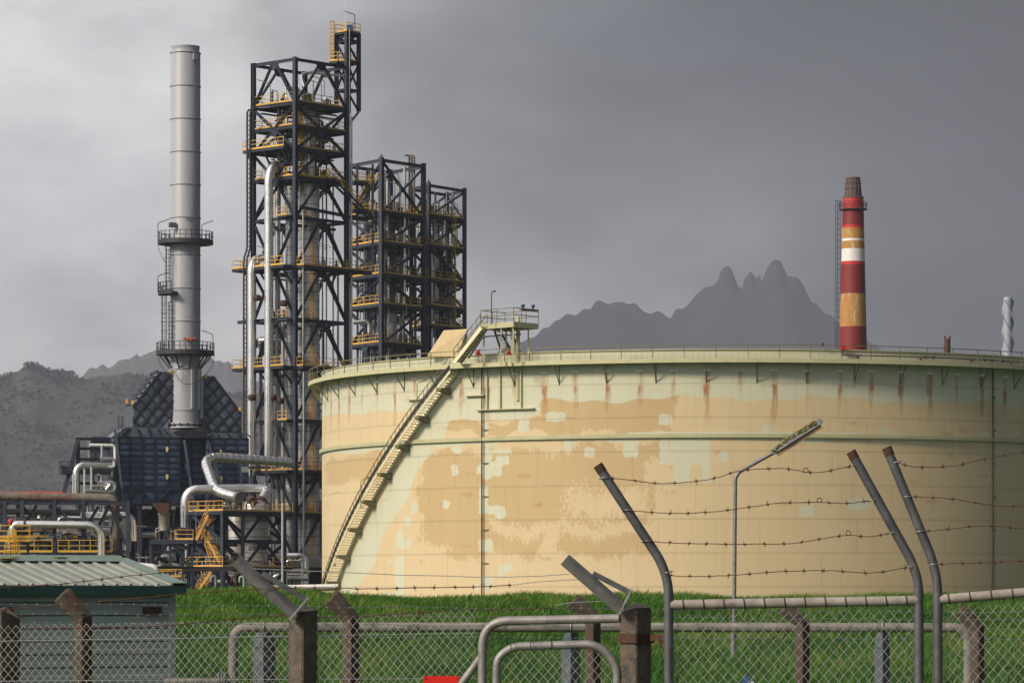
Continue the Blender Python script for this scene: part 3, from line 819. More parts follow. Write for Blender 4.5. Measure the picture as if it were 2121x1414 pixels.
# gauging platform over the rim
gp = thing('gauging_platform', 'pale green steel platform on legs above the tank rim', 'platform', P(1064, 738, 285))
dk = 672
c0, cl, crr = P(1064, 668, 284), P(995, 674, 286.8), P(1115, 672.5, 286.3)
zf = ZL(670, 284)
for q in (c0, cl, crr): q.z = zf
cb = cl + crr - c0
MB().prism([c0, crr, cb, cl], (0, 0, 0.08)).build('deck', TGREEN, gp)
for a, b_ in ((c0, crr), (crr, cb), (cb, cl), (cl, c0)):
    bar('deck_edge', a + V((0, 0, -0.05)), b_ + V((0, 0, -0.05)), 0.06, 0.42, TGREEN, gp, 'box')
    for hgt in (1.25, 0.72):
        bar('rail', a + V((0, 0, hgt)), b_ + V((0, 0, hgt)), 0.06, 0.06, TRAIL, gp, 'box')
    for t_ in (0, 0.5):
        q = a.lerp(b_, t_); bar('rail_post', q, q + V((0, 0, 1.25)), 0.06, 0.06, TRAIL, gp, 'box')
zb = ZWT
for q in (c0.lerp(cb, .06), cl.lerp(crr, .06), crr.lerp(cl, .5).lerp(c0, .5), cb.lerp(c0, .12), c0.lerp(crr, 0.7).lerp(cb, .1), c0.lerp(cl, .45).lerp(crr, .06)):
    bar('leg', V((q.x, q.y, zb - 0.2)), V((q.x, q.y, zf)), 0.13, 0.13, TGREEN, gp, 'box')
q = crr.lerp(cl, .35)
bar('gauge_well', V((q.x, q.y, zb - 3)), V((q.x, q.y, zf + 0.75)), 0.32, 0.32, TGREEN, gp, 'cyl12')
# dark rolling ladder under it
for px0, px1 in ((1022, 1040), (1032, 1062), (1055, 1078)):
    a, b_ = P(px0, 678, 288), P(px1, 732, 289.5)
    bar('ladder_stringer', a, b_, 0.1, 0.16, BLACK, gp, 'box')
for i in range(9):
    t_ = (i + 0.5) / 9
    bar('ladder_rung', P(1022 + 18 * t_, 678 + 54 * t_, 288 + 1.5 * t_), P(1032 + 30 * t_, 678 + 54 * t_, 288 + 1.5 * t_), 0.05, 0.05, BLACK, gp, 'box')
bar('pipe_run', P(1003, 697, 285), P(1080, 692, 285), 0.1, 0.1, BLACK, gp, 'box')
MB().tube(fillet([P(970, 742, 286), P(1000, 697, 285.4), P(1010, 697, 285.2)], 0.3), 0.07, n=6).build('cable_bundle', BLACK, gp)
# flight up to it
fl = thing('platform_stair', 'short cream stair from the rim walkway up to the gauging platform', 'stair', P(945, 750, 287.5))
a, b_ = P(946, 752, 287.6), P(1003, 679, 286.2)
run = V((b_.x - a.x, b_.y - a.y, 0)); nrm = V((run.y, -run.x, 0)).normalized()
if nrm.y > 0: nrm = -nrm
for s_ in (-0.45, 0.45):
    bar('stringer', a + nrm * s_, b_ + nrm * s_, 0.05, 0.3, TSTAIR, fl, 'box')
    bar('handrail', a + nrm * s_ + V((0, 0, 1.1)), b_ + nrm * s_ + V((0, 0, 1.1)), 0.05, 0.05, TRAIL, fl, 'box')
    bar('middle_rail', a + nrm * s_ + V((0, 0, 0.6)), b_ + nrm * s_ + V((0, 0, 0.6)), 0.04, 0.04, TRAIL, fl, 'box')
    for i in range(7):
        q = a.lerp(b_, i / 6) + nrm * s_
        bar('rail_post', q, q + V((0, 0, 1.1)), 0.045, 0.045, TRAIL, fl, 'box')
for i in range(13):
    q = a.lerp(b_, (i + 0.5) / 13)
    MB().beam(q - nrm * 0.43, q + nrm * 0.43, 0.2, 0.04).build('tread', TRAIL, fl)
    MB().beam(q - nrm * 0.43 + run.normalized() * 0.09 + V((0, 0, .11)), q + nrm * 0.43 + run.normalized() * 0.09 + V((0, 0, .11)), 0.02, 0.17).build('riser', TSTAIR, fl)
# sloping shield plate behind the flight
pts = [P(884, 738, 291), P(919, 684, 291), P(968, 681, 290), P(946, 738, 290)]
SHIELD = mat('faded_tan_paint', (0.44, 0.33, 0.17), (0.58, 0.46, 0.28), 0.6, scale=0.8)
MB().prism(pts[::-1], (0.05, 0.22, 0)).build('wind_shield_plate', SHIELD, None, base=pts[0], label='slanted tan weather shield plate behind the short rim stair', cat='shield')
lamp_post('platform_lamp', P(1018, 672, 285.2), 2.55, (1, 0.1, 0), 0.2, 'thin dark lamp pole standing on the gauging platform', m=BLACK, r=0.045, head=0.15)
def gauge(base, r, lab):
    th = thing('level_gauge', lab, 'gauge', base)
    MB().lathe([(r*.5, 0), (r*.5, r*1.2), (r, r*1.3), (r, r*2.4), (r*.7, r*2.7)], 10, base).build('housing', BLUEP, th)
    MB().lathe([(r*.6, r*2.72), (r*.62, r*2.9), (r*.3, r*3.1)], 10, base).build('cap', WHITE, th)
gauge(P(1083, 641, 285), 0.16, 'blue instrument head on the left of the platform rail')
gauge(P(1104, 641, 285.6), 0.15, 'blue instrument head at the right end of the platform rail')
b_ = P(1078, 641, 285)
MB().beam(b_, P(1112, 644, 286), 0.28, 0.16).build('instrument_shelf', GALVD, gp)
for px, lab in ((990, 'small red foam valve under the short rim stair'), (1054, 'red foam valve under the gauging platform')):
    th = thing('foam_valve', lab, 'valve', P(px, 733, 284.6))
    MB().lathe([(0.08, 0), (0.15, 0.05), (0.15, 0.2), (0.08, 0.25)], 12, P(px, 732, 284.6)).build('valve_body', REDP, th)
    MB().beam(P(px - 5, 733, 284.6), P(px + 7, 733, 284.6), 0.14).build('valve_flange', REDP, th)
# ------------------------------------------------------------------ refinery helpers
UP = V((0, 0, 1))
def rail_run(parent, pts, m=YEL, h=1.1, sp=1.5, toe=True, w=0.06, close=False):
    """guard rail along a deck edge: posts, top and middle rail, toe board as separate parts"""
    pts = [V(p) for p in pts]
    if close: pts.append(pts[0])
    mb = MB()
    for a, b_ in zip(pts[:-1], pts[1:]):
        L = (b_ - a).length; n = max(int(round(L / sp)), 1)
        for z in (h, h * 0.55):
            mb.beam(a + UP * z, b_ + UP * z, w, w)
        if toe: mb.beam(a + UP * 0.09, b_ + UP * 0.09, 0.03, 0.2)
        for i in range(n + 1):
            q = a.lerp(b_, i / n)
            mb.beam(q, q + UP * h, w, w, up=(b_ - a).normalized())
    return mb.build('guard_rail', m, parent, base=pts[0])
def deck(parent, poly, m=GRAT, rails=(), railm=YEL, edge=0.32, em=NAVY):
    """platform: grating slab, edge beams and guard rails on the listed sides"""
    poly = [V(p) for p in poly]
    dk_ = MB().prism(poly, (0, 0, 0.06)).build('deck', m, parent, base=poly[0])
    n = len(poly)
    for i in range(n):
        a, b_ = poly[i] - UP * edge * 0.52, poly[(i + 1) % n] - UP * edge * 0.52
        bar('edge_beam', a, b_, 0.14, edge, em, parent, 'i')
    if rails:
        for i in rails:
            rail_run(parent, [poly[i] + UP * 0.06, poly[(i + 1) % n] + UP * 0.06], railm)
    return dk_
def brace(parent, a, b_, w, m):
    return bar('brace', a, b_, w, w, m, parent, 'i')
def face_panel(parent, a0, b0, a1, b1, style, w, m, trim=0.25):
    """a0,b0 lower corners, a1,b1 upper corners of one panel of a frame face"""
    def seg(p, q):
        d = (q - p).normalized() * trim
        brace(parent, p + d, q - d, w, m)
    mt, mb_ = (a1 + b1) / 2, (a0 + b0) / 2
    if style == 'A':
        s = (b1 - a1).normalized() * 0.3
        seg(a0, mt - s); seg(b0, mt + s)
        gus = MB().prism([mt - s * 3.2, mt + s * 3.2, mt + s * 1.2 - UP * 0.75, mt - s * 1.2 - UP * 0.75], (b1 - a1).cross(UP).normalized() * 0.06)
        gus.build('gusset_plate', m, parent)
    elif style == 'V':
        seg(a1, mb_); seg(b1, mb_)
    elif style == 'X':
        seg(a0, b1); seg(b0, a1 + (b1 - a1).cross(UP).normalized() * 0.18)
    elif style == '/': seg(a0, b1)
    elif style == '\\': seg(b0, a1)
def frame(parent, base, c, zs, styles, cw, bw, brw, m=NAVY, ztop_col=0.3, skip_cols=()):
    """c: 4 plan corners; zs: levels from ground up; styles[face][panel]"""
    c = [V((p[0], p[1], 0)) for p in c]
    for i, p in enumerate(c):
        if i in skip_cols: continue
        d = (c[(i + 1) % 4] - p).normalized()
        bar('column', p + UP * zs[0], p + UP * (zs[-1] + ztop_col), cw, cw, m, parent, 'i', up=d)
    for fi in range(4):
        a, b_ = c[fi], c[(fi + 1) % 4]
        d = (b_ - a).normalized() * cw * 0.5
        for li in range(1, len(zs)):
            bar('beam', a + d + UP * zs[li], b_ - d + UP * zs[li], bw * 0.62, bw, m, parent, 'i')
            st = styles[fi][li - 1] if styles[fi] else ''
            if st:
                face_panel(parent, a + UP * zs[li - 1], b_ + UP * zs[li - 1], a + UP * (zs[li] - bw * 0.4), b_ + UP * (zs[li] - bw * 0.4), st, brw, m)
def ipipe(parent, pts, r, m=SILV, rad=None, n=14, band=1.0, name='pipe', bh=0.09, nf=8):
    pp = fillet(pts, rad if rad is not None else r * 3.2, nf) if len(pts) > 2 else pts
    return MB().tube(pp, r, n=n, band=band, bh=bh).build(name, m, parent)
def vessel(parent, c, r, z0, z1, m=SILV, band=1.1, dome=True, name='vessel', n=28, skirt=None):
    c = V(c); prof = [(r, z0), (r, z1)]
    if dome:
        prof += [(r * math.cos(a), z1 + r * 0.55 * math.sin(a)) for a in np.linspace(0.15, 1.45, 7)]
    mb = MB().lathe(prof, n, (c.x, c.y, 0))
    ves = mb.build(name, m, parent, base=(c.x, c.y, z0))
    bme = MB().lathe([(r * 1.0, -0.045), (r * 1.014, -0.04), (r * 1.014, 0.04), (r * 1.0, 0.045)], n, cap=False).mesh('cladding_band', GALVD)
    z = z0 + band
    while z < z1 - 0.2:                      # strapped cladding bands
        link(bpy.data.objects.new('cladding_band', bme), ves, Matrix.Translation((c.x, c.y, z))); z += band
    return ves
def stair_flight(parent, a, b_, w, side, m=YEL, sm=NAVY, n=None):
    a, b_, side = V(a), V(b_), V(side).normalized()
    n = n or max(int(abs(b_.z - a.z) / 0.22), 3)
    st = MB()
    for s in (-w / 2, w / 2):
        bar('stringer', a + side * s, b_ + side * s, 0.09, 0.28, sm, parent, 'box')
        mb = MB()
        for hh in (1.05, 0.58):
            mb.beam(a + side * s + UP * hh, b_ + side * s + UP * hh, 0.07)
        for i in range(5):
            q = a.lerp(b_, i / 4) + side * s
            mb.beam(q, q + UP * 1.05, 0.07)
        mb.build('stair_rail', m, parent)
    for i in range(n):
        q = a.lerp(b_, (i + 0.5) / n)
        bar('tread', q - side * w * 0.48, q + side * w * 0.48, 0.26, 0.06, sm, parent, 'box')
def ladder(parent, a, b_, side, m=YEL, w=0.45, cage=True, out_=None, rung=0.45, name='ladder'):
    a, b_, side = V(a), V(b_), V(side).normalized()
    mb = MB()
    for s in (-w/2, w/2): mb.beam(a + side * s, b_ + side * s, 0.075)
    L = (b_ - a).length; n = max(int(L / rung), 2)
    for i in range(n + 1):
        q = a.lerp(b_, i / n); mb.beam(q - side * w/2, q + side * w/2, 0.05)
    lad = mb.build(name, m, parent)
    if cage:
        o = V(out_).normalized() if out_ is not None else side.cross(UP)
        cg = MB(); k = max(int(L / 1.0), 2)
        arcs = [(side * math.cos(t) + o * math.sin(t)) * 0.38 + o * 0.12 for t in np.linspace(0, math.pi, 6)]
        for i in range(k + 1):
            q = a.lerp(b_, 0.06 + 0.94 * i / k)
            for u, v_ in zip(arcs[:-1], arcs[1:]): cg.beam(q + u, q + v_, 0.05)
        for u in arcs[1:-1]: cg.beam(a.lerp(b_, .06) + u, b_ + u, 0.04)
        cg.build('ladder_cage', m, lad)
    return lad

# ------------------------------------------------------------------ tall structure A beside the tank
GZ = 0.9
DA = 450.0
A0_, A1_, A2_ = P(611.5, 1240, DA), P(718, 1240, 457.0), P(525, 1240, 455.4)
A3_ = A1_ + A2_ - A0_
e1 = (A1_ - A0_).normalized(); e2 = (A2_ - A0_).normalized()
tA = thing('process_tower', 'tallest navy steel process tower with yellow railings and silver pipes', 'tower', (A0_.x, A0_.y, GZ))
pysA = [1165, 1066, 978, 870, 763, 661, 555, 450, 367, 308, 262, 213, 123]
zA = [ZL(p, DA) for p in pysA]
frame(tA, None, [A0_, A1_, A3_, A2_], zA,
      [list('AAAAAAAAAAVA'), list('AAAAAAAAAAVA'), list('AAAAAVAAVAVA'), list('AAAAAAVAVAVA')], 0.50, 0.38, 0.28)
# the four faces run A0-A1 (right), A1-A3 (rear right), A3-A2 (rear left), A2-A0 (left)
def pa(u, v, z):
    """point at distance u along the right face and v along the left face"""
    q = A0_ + e1 * u + e2 * v; return V((q.x, q.y, z))
LA1, LA2 = (A1_ - A0_).length, (A2_ - A0_).length
# concrete table under it
for u, v in ((0, 0), (LA1, 0), (0, LA2), (LA1, LA2)):
    q = pa(u, v, 0); bar('pier', V((q.x, q.y, GZ - 0.5)), V((q.x, q.y, zA[0] - 1.0)), 1.1, 1.1, CONCG, tA, 'box', up=e1)
MB().prism([pa(-1, -1, zA[0] - 1.0), pa(LA1 + 1, -1, zA[0] - 1.0), pa(LA1 + 1, LA2 + 1, zA[0] - 1.0), pa(-1, LA2 + 1, zA[0] - 1.0)], (0, 0, 0.95)).build('table_slab', CONCG, tA)
rail_run(tA, [pa(-1, 2.0, zA[0]), pa(-1, -1, zA[0]), pa(LA1, -1, zA[0])], ORA)
# decks
def deckA(i, l=0.0, lx=0.0, r=0.0, rx=0.0, rails=(0, 1, 2, 3), railm=YEL, u0=0.0, v0=0.0):
    z = zA[i] + 0.24
    poly = [pa(-l, -r, z), pa(LA1 + rx, -r, z), pa(LA1 + rx, LA2 + lx, z), pa(-l, LA2 + lx, z)]
    deck(tA, poly, rails=rails, railm=railm)
deckA(11); deckA(10); deckA(8); deckA(1, railm=ORA, rails=(0, 3)); deckA(2, rails=(0, 3), railm=ORA)
deckA(9, rails=(0, 1, 2))
# cantilevered galleries
def gallery(i, side, out_w, s0, s1, railm=YEL):
    z = zA[i] + 0.26
    if side == 'L':
        poly = [pa(-out_w, s0, z), pa(-0.3, s0, z), pa(-0.3, s1, z), pa(-out_w, s1, z)]
        rr = [poly[0], poly[3], poly[2]]
    else:
        poly = [pa(s0, -out_w, z), pa(s1, -out_w, z), pa(s1, -0.3, z), pa(s0, -0.3, z)]
        rr = [poly[3], poly[0], poly[1], poly[2]]
    deck(tA, poly)
    rail_run(tA, [p + UP * 0.06 for p in rr], railm)
    # knee braces
    for s in (s0 + 0.4, (s0 + s1) / 2, min(s1, LA1 if side == 'R' else LA2) - 0.3):
        a = pa(-out_w + 0.2, s, z - 0.4) if side == 'L' else pa(s, -out_w + 0.2, z - 0.4)
        b_ = pa(-0.1, s, z - 2.2) if side == 'L' else pa(s, -0.1, z - 2.2)
        brace(tA, a, b_, 0.2, NAVY)
gallery(6, 'L', 2.1, 0.0, 9.6); gallery(6, 'R', 1.6, 0.0, 12.4)
gallery(4, 'L', 2.1, 0.0, 9.6); gallery(4, 'R', 1.4, 0.0, 8.5, ORA)
gallery(9, 'L', 1.5, 0.6, 8.2)
gallery(2, 'R', 1.2, 0.2, 9.0, ORA); gallery(2, 'L', 1.2, 0.2, 7.0, ORA)
# walkways without rails (bare beams) and small ladder landings
bar('beam', pa(-1.4, -0.1, zA[5]), pa(-1.4, LA2 + 1.5, zA[5]), 0.3, 0.4, NAVY, tA, 'i')
bar('beam', pa(0.3, -0.5, ZL(429, DA)), pa(LA1 + 3.4, -0.5, ZL(440, DA)), 0.3, 0.4, NAVY, tA, 'i')
for py, um in ((447, 2.2), (661, 2.2), (870, 2.6), (1066, 2.8)):
    z = ZL(py, DA)
    deck(tA, [pa(0.3, 0.2, z), pa(um + 0.9, 0.2, z), pa(um + 0.9, 1.6, z), pa(0.3, 1.6, z)], railm=ORA, rails=(0, 1), edge=0.2)
    deck(tA, [pa(-0.2, 0.3, z), pa(-0.2, 2.0, z), pa(-1.2, 2.0, z), pa(-1.2, 0.3, z)], railm=ORA, rails=(1, 2), edge=0.2)
# stack of ladders beside the main column
for (p0, p1, u) in ((213, 300, 1.6), (308, 367, 1.6), (367, 450, 1.0), (450, 560, 3.9), (560, 661, 3.9), (661, 763, 3.9), (763, 870, 3.9), (870, 978, 3.9), (978, 1066, 3.9), (1066, 1150, 3.9)):
    ladder(tA, pa(u, 0.9, ZL(p1, DA)), pa(u, 0.9, ZL(p0, DA) - 0.3), e1, YEL if p0 < 400 else ORA, out_=-e2)
# mini tower on the right corner
mz = [ZL(p, 457) for p in (228, 185, 128, 84, 68)]
M0, M1, M2 = P(718, 1240, 457), P(743, 1240, 458.7), P(697, 1240, 458.6)
M3 = M1 + M2 - M0
frame(tA, None, [M0, M1, M3, M2], mz, [list('\\/\\ '.replace(' ', '/')), list('////'), list('////'), list('\\/\\/')], 0.42, 0.28, 0.2, ztop_col=0.1)
brace(tA, V((M1.x, M1.y, mz[0])), V((M0.x, M0.y, mz[0] - 2.2)), 0.2, NAVY)
for z, ex in ((mz[4], 0.15), (mz[2], 0.0)):
    em1, em2 = (M1 - M0).normalized(), (M2 - M0).normalized()
    c_ = [M0 - em1 * ex - em2 * ex, M1 + em1 * ex - em2 * ex, M3 + em1 * ex + em2 * ex, M2 - em1 * ex + em2 * ex]
    deck(tA, [V((p.x, p.y, z + 0.15)) for p in c_], rails=(0, 1, 2, 3), edge=0.25)
c_ = [P(682, 1240, 457.8), P(699, 1240, 457.0), P(708, 1240, 458), P(691, 1240, 459)]
deck(tA, [V((p.x, p.y, mz[2] + 0.1)) for p in c_], rails=(0, 3, 2), edge=0.25)
ladder(tA, V((M2.x - .5, M2.y - .3, mz[2] + .2)), V((M2.x - .5, M2.y - .3, mz[4] + 1.6)), (1, 0.3, 0), YEL, out_=(-0.3, -1, 0))
bar('mast', P(716, 66, 458), P(716, -60, 458), 0.09, 0.09, WHITE, tA, 'cyl6')
lamp_post('', P(735, 62, 458), 1.9, (-1, 0, 0), 0.9, None, m=DARK, r=0.06, head=0.55, parent=tA)
MB().box(P(726, 57, 458.2), 0.8, 0.6, 0.6).build('control_box', BLUEP, tA)
# vessels and pipes inside
col = pa(3.0, 3.2, 0)
vessel(tA, P(640, 1240, 455), 1.33, ZL(1165, 455), ZL(385, 455), VESS, name='column_vessel')
vessel(tA, P(640, 1240, 455), 0.75, ZL(384, 455), ZL(205, 455), SILV, name='column_top')
vessel(tA, P(600, 1240, 452.4), 0.52, ZL(1165, 452), ZL(388, 452), VESS, name='slender_vessel', n=18)
ipipe(tA, [P(557, 960, 450.6), P(557, 342, 450.6), P(600, 336, 455)], 0.57, rad=2.6, n=18, band=1.2)
ipipe(tA, [P(521, 985, 452.4), P(521, 541, 452.4), P(545, 533, 455)], 0.53, rad=1.8, n=18, band=1.2)
ipipe(tA, [P(575, 1120, 455), P(575, 400, 455)], 0.36, SILD, n=12, band=1.5)
ipipe(tA, [P(557, 1100, 452), P(557, 1000, 452)], 0.6, SILV, n=16)
for px, d, r, p0, p1 in ((540, 456, 0.22, 985, 720), (586, 454, 0.25, 1150, 640), (566, 457, 0.3, 800, 700), (628, 449.2, 0.12, 760, 440), (629, 449.0, 0.14, 1150, 770), (668, 457, 0.1, 760, 380), (655, 459, 0.16, 760, 390), (676, 459, 0.1, 760, 370), (690, 459, 0.1, 900, 370), (728, 456, 0.12, 1200, 240), (724, 457, 0.08, 900, 60), (700, 460, 0.14, 1150, 560), (648, 458, 0.1, 360, 170), (690, 459, 0.09, 700, 570)):
    ipipe(tA, [P(px, p0, d), P(px, p1, d)], r, SILD, n=8, band=3.0)
ipipe(tA, [P(536, 720, 456), P(536, 705, 456), P(582, 705, 455)], 0.5, SILD, n=14)
ipipe(tA, [P(558, 722, 456), P(585, 722, 455)], 0.65, RUSTP, n=14, band=0)
for px, py in ((533, 617), (522, 823), (565, 823), (588, 628), (580, 830)):
    MB().lathe([(0.15, -0.4), (0.45, -0.35), (0.45, 0.35), (0.15, 0.4)], 10, P(px, py, 450.5)).beam(P(px - 9, py, 450.5), P(px + 9, py, 450.5), 0.3).build('pipe_guide', RUSTM, tA)
# cable ladder on the left
cb = MB()
for dx in (-3.2, 3.2):
    cb.tube(fillet([P(512 + dx - 4, 985, 453), P(512 + dx - 4, 536, 453), P(515 + dx, 515, 453.5), P(515 + dx, 228, 453.5), P(535, 224, 454)], 0.5, 3), 0.13, n=5)
cb.build('cable_tray', DARK, tA)
for i in range(75):
    py = 980 - i * 10
    px = 508 if py > 536 else 515
    bar('tray_rung', P(px - 3.5, py, 453), P(px + 3.5, py, 453), 0.1, 0.1, DARK, tA, 'box')
# machinery on the upper decks
random.seed(11)
def clutter(parent, fn, L1, L2, z, n, hmax=1.8, ms=(SILD, GALVD, DARK, NAVY, SILV)):
    for _ in range(n):
        u, v = random.uniform(0.8, L1 - 0.8), random.uniform(0.8, L2 - 0.8)
        h = random.uniform(0.5, hmax); r = random.uniform(0.12, 0.42)
        q = fn(u, v, z); m = random.choice(ms); k = random.random()
        if k < 0.35:
            MB().lathe([(r, 0), (r, h * 0.75), (r * 1.25, h * 0.77), (r * 1.25, h * 0.83), (r * 0.6, h * 0.9), (r * 0.4, h)], 12, q).build('drum', m, parent)
        elif k < 0.6:
            MB().lathe([(r*.4, 0), (r*.4, h * 0.5), (r * .9, h * 0.52), (r * .9, h * 0.6), (r * 0.3, h * 0.62), (r * 0.3, h)], 10, q).beam(q + V((-r, 0, h * .9)), q + V((r, 0, h * .9)), 0.08).build('valve', m, parent)
        elif k < 0.8:
            MB().box(q + UP * h * 0.4, r * 2, r * 1.6, h * 0.8, 0.8).box(q + UP * (h * 0.84), r * 1.4, r, h * 0.08, 0.8).build('cabinet', m, parent)
        else:
            q2 = fn(min(max(u + random.uniform(-3, 3), .5), L1 - .5), v, z)
            MB().tube(fillet([q, q + UP * h, q2 + UP * h, q2 + UP * 0.1], 0.3, 3), r * 0.35, n=7).build('pipe', m, parent)
for i, n in ((11, 26), (10, 20), (9, 20), (8, 16), (6, 14), (4, 14), (2, 14), (1, 16)):
    clutter(tA, pa, LA1, LA2, zA[i] + 0.3, n, 2.6 if i == 11 else 1.8)
for px, py, d in ((560, 206, 452), (666, 206, 452), (672, 198, 453), (675, 545, 452), (690, 545, 452), (560, 550, 452)):
    lamp_post('', P(px, py, d), 1.9, (-1, 0, 0), 1.0, None, m=GALVD, r=0.05, head=0.7, parent=tA)
for i in range(80):                       # small-bore lines through the bays
    u, v = random.uniform(1.2, LA1 - .6), random.uniform(1.5, LA2 - .5)
    z0_ = random.choice(zA[:10]) + .3; z1_ = z0_ + random.uniform(3, 15); r_ = random.choice((.06, .08, .1, .13, .18))
    q_ = [pa(u, v, z0_), pa(u, v, min(z1_, zA[11]))]
    if random.random() < .5: q_.append(pa(random.uniform(1, LA1 - 1), v, min(z1_, zA[11])))
    ipipe(tA, q_, r_, random.choice((SILD, SILV, DARK, GALVD, RUSTP)), n=7, band=0)
for li in (2, 3, 4, 5, 6, 7, 8, 9, 10, 11):
    for k in range(4):                     # pipework slung under the decks
        v = random.uniform(.8, LA2 - .8); z_ = zA[li] - random.uniform(.5, 1.2)
        ipipe(tA, [pa(.6, v, z_), pa(LA1 - .6, v, z_)], random.choice((.08, .12, .2)), random.choice((SILD, DARK, GALVD)), n=7, band=0)
# flights of stairs on the right face
stair_flight(tA, pa(4.0, LA2 * .7, zA[9] + .3), pa(8.5, LA2 * .7, zA[10] + .2), 0.9, e2)
stair_flight(tA, pa(8.5, LA2 * .5, zA[8] + .3), pa(4.5, LA2 * .5, zA[9] + .2), 0.9, e2)
stair_flight(tA, pa(LA1 + 3.6, -0.9, ZL(437, DA)), pa(5.2, -0.9, zA[8] + 0.4), 0.9, e2)
rail_run(tA, [pa(3.0, -1.4, zA[8] + .3), pa(6.2, -1.4, zA[8] + .3)])
ipipe(tA, [P(630, 180, 452), P(622, 155, 453), P(640, 150, 455), P(712, 158, 457)], 0.16, SILV, n=8, band=0, rad=1.0)
bar('beam', P(524, 225, 455), P(560, 222, 453), 0.12, 0.12, GALVD, tA, 'cyl6')

# ------------------------------------------------------------------ structures B and C
def grid_tower(name, label, px0, d0, px1, d1, px2, d2, pys, styles, m, cw, bw, brw, decks, seed, railm=YEL, npipes=95, ndrum=17):
    q0, q1, q2 = P(px0, 1240, d0), P(px1, 1240, d1), P(px2, 1240, d2)
    q3 = q1 + q2 - q0
    T = thing(name, label, 'tower', (q0.x, q0.y, GZ))
    zs = [GZ] + [ZL(p, d0) for p in pys]
    frame(T, None, [q0, q1, q3, q2], zs, styles, cw, bw, brw, m, ztop_col=0.45)
    f1, f2 = (q1 - q0).normalized(), (q2 - q0).normalized()
    L1, L2 = (q1 - q0).length, (q2 - q0).length
    fn = lambda u, v, z: V(((q0 + f1 * u + f2 * v).x, (q0 + f1 * u + f2 * v).y, z))
    for z in zs[1:]:
        bar('cap', fn(0, 0, zs[-1] + .45), fn(0, 0, zs[-1] + .75), 0.25, 0.25, m, T, 'cyl8') if z == zs[-1] else None
    random.seed(seed)
    for i in decks:
        z = zs[i] + 0.25
        deck(T, [fn(-.15, -.15, z), fn(L1 + .15, -.15, z), fn(L1 + .15, L2 + .15, z), fn(-.15, L2 + .15, z)], rails=(0, 1, 2, 3), railm=railm, edge=0.3, em=m)
        clutter(T, fn, L1, L2, z + .08, ndrum, 1.9)
        for k in range(3):                      # pipework hung below each deck
            u = random.uniform(.6, L1 - .6); zz = z - random.uniform(.6, 1.3); r = random.uniform(.06, .2)
            ipipe(T, [fn(u, .4, zz), fn(u, L2 - .4, zz)], r, random.choice((SILD, DARK, GALVD)), n=8, band=0)
        for k in range(4):
            v = random.uniform(.4, L2 - .6); zz = z - random.uniform(.5, 1.4); r = random.uniform(.06, .2); u = random.uniform(.5, L1 * .5)
            ipipe(T, [fn(u, v, zz - 1.2), fn(u, v, zz), fn(L1 - .3, v, zz)], r, random.choice((SILD, DARK, SILV)), n=8, band=0)
    for k in range(npipes):
        u, v = random.uniform(.5, L1 - .5), random.uniform(.5, L2 - .5)
        a, b_ = sorted((random.uniform(zs[0], zs[-2]), random.uniform(zs[1], zs[-1])))
        if b_ - a < 3: b_ = a + 5
        ipipe(T, [fn(u, v, a), fn(u, v, min(b_, zs[-1]))], random.choice((.06, .08, .1, .14, .2)), random.choice((SILD, SILV, DARK, GALVD, NAVY)), n=7, band=2.5)
    return T, zs, fn, L1, L2
TB, zB, fb, LB1, LB2 = grid_tower('process_tower', 'navy braced tower with five railed decks, in the middle of the three', 790, 478, 877, 485, 722, 485, [712, 632, 570, 504, 440, 332],
    [list('A/\\//X'), list('A/////'), list('AXXXXX'), list('AXXXX/')], NAVY2, 0.52, 0.42, 0.28, (1, 2, 3, 4, 5), 21)
for u, v, r, p0, p1 in ((2.4, 2.6, 0.85, 632, 512), (3.9, 2.2, 0.7, 712, 640), (5.6, 3.5, 0.5, 570, 505), (2.0, 5.5, 0.6, 520, 470)):
    q = fb(u, v, 0); vessel(TB, q, r, ZL(p0, 480), ZL(p1, 480), SILD, band=1.0, n=18)
for k, px in enumerate((848, 853, 858)):
    ipipe(TB, [P(px, 500, 488), P(px, 322, 488), P(px - 8, 322, 488.5)], 0.14, RUSTP if k else DARK, n=7, band=0, rad=.4)
ipipe(TB, [P(732, 668, 480), P(765, 664, 480), P(765, 690, 480)], 0.28, SILV, n=10)
ipipe(TB, [P(832, 712, 484), P(832, 662, 484), P(846, 660, 486)], 0.26, SILV, n=10)
stair_flight(TB, fb(0.5, LB2 * .75, zB[5] + .3), fb(4.5, LB2 * .75, zB[5] + 5.2), .8, (0, 1, 0))
for px, py in ((772, 470, ), (752, 384), (830, 388), (826, 366), (842, 636), (760, 480)):
    lamp_post('', P(px, py + 18, 480), 1.4, (-1, 0, 0), 0.8, None, m=GALVD, r=0.05, head=0.7, parent=TB)
for z0, z1, u in ((1, 2, .6), (2, 3, .6), (3, 4, .6), (4, 5, .6)):
    stair_flight(TB, fb(1.2, LB2 - 1.0, zB[z0] + .3), fb(LB1 - 1.6, LB2 - 1.0, zB[z1] + .2), .8, (0, 1, 0), n=10)
TCw, zC, fc, LC1, LC2 = grid_tower('process_tower', 'narrow navy braced tower furthest right, beside the tank platform', 888, 492, 962, 499, 852, 497, [676, 635, 580, 510, 447, 384],
    [list('///\\//'), list('//////'), list('XXXXXX'), list('//////')], NAVY2, 0.46, 0.38, 0.26, (1, 2, 3, 4, 5), 33, npipes=75, ndrum=13)
for p0, p1 in ((690, 640), (640, 585), (585, 515), (515, 450)):
    stair_flight(TCw, P(905, p0, 499), P(944, p1 + 6, 499), .8, (0, 1, 0), n=10)
    ladder(TCw, P(940, p0, 497), P(940, p1, 497), (1, 0, 0), YEL, out_=(0, -1, 0))
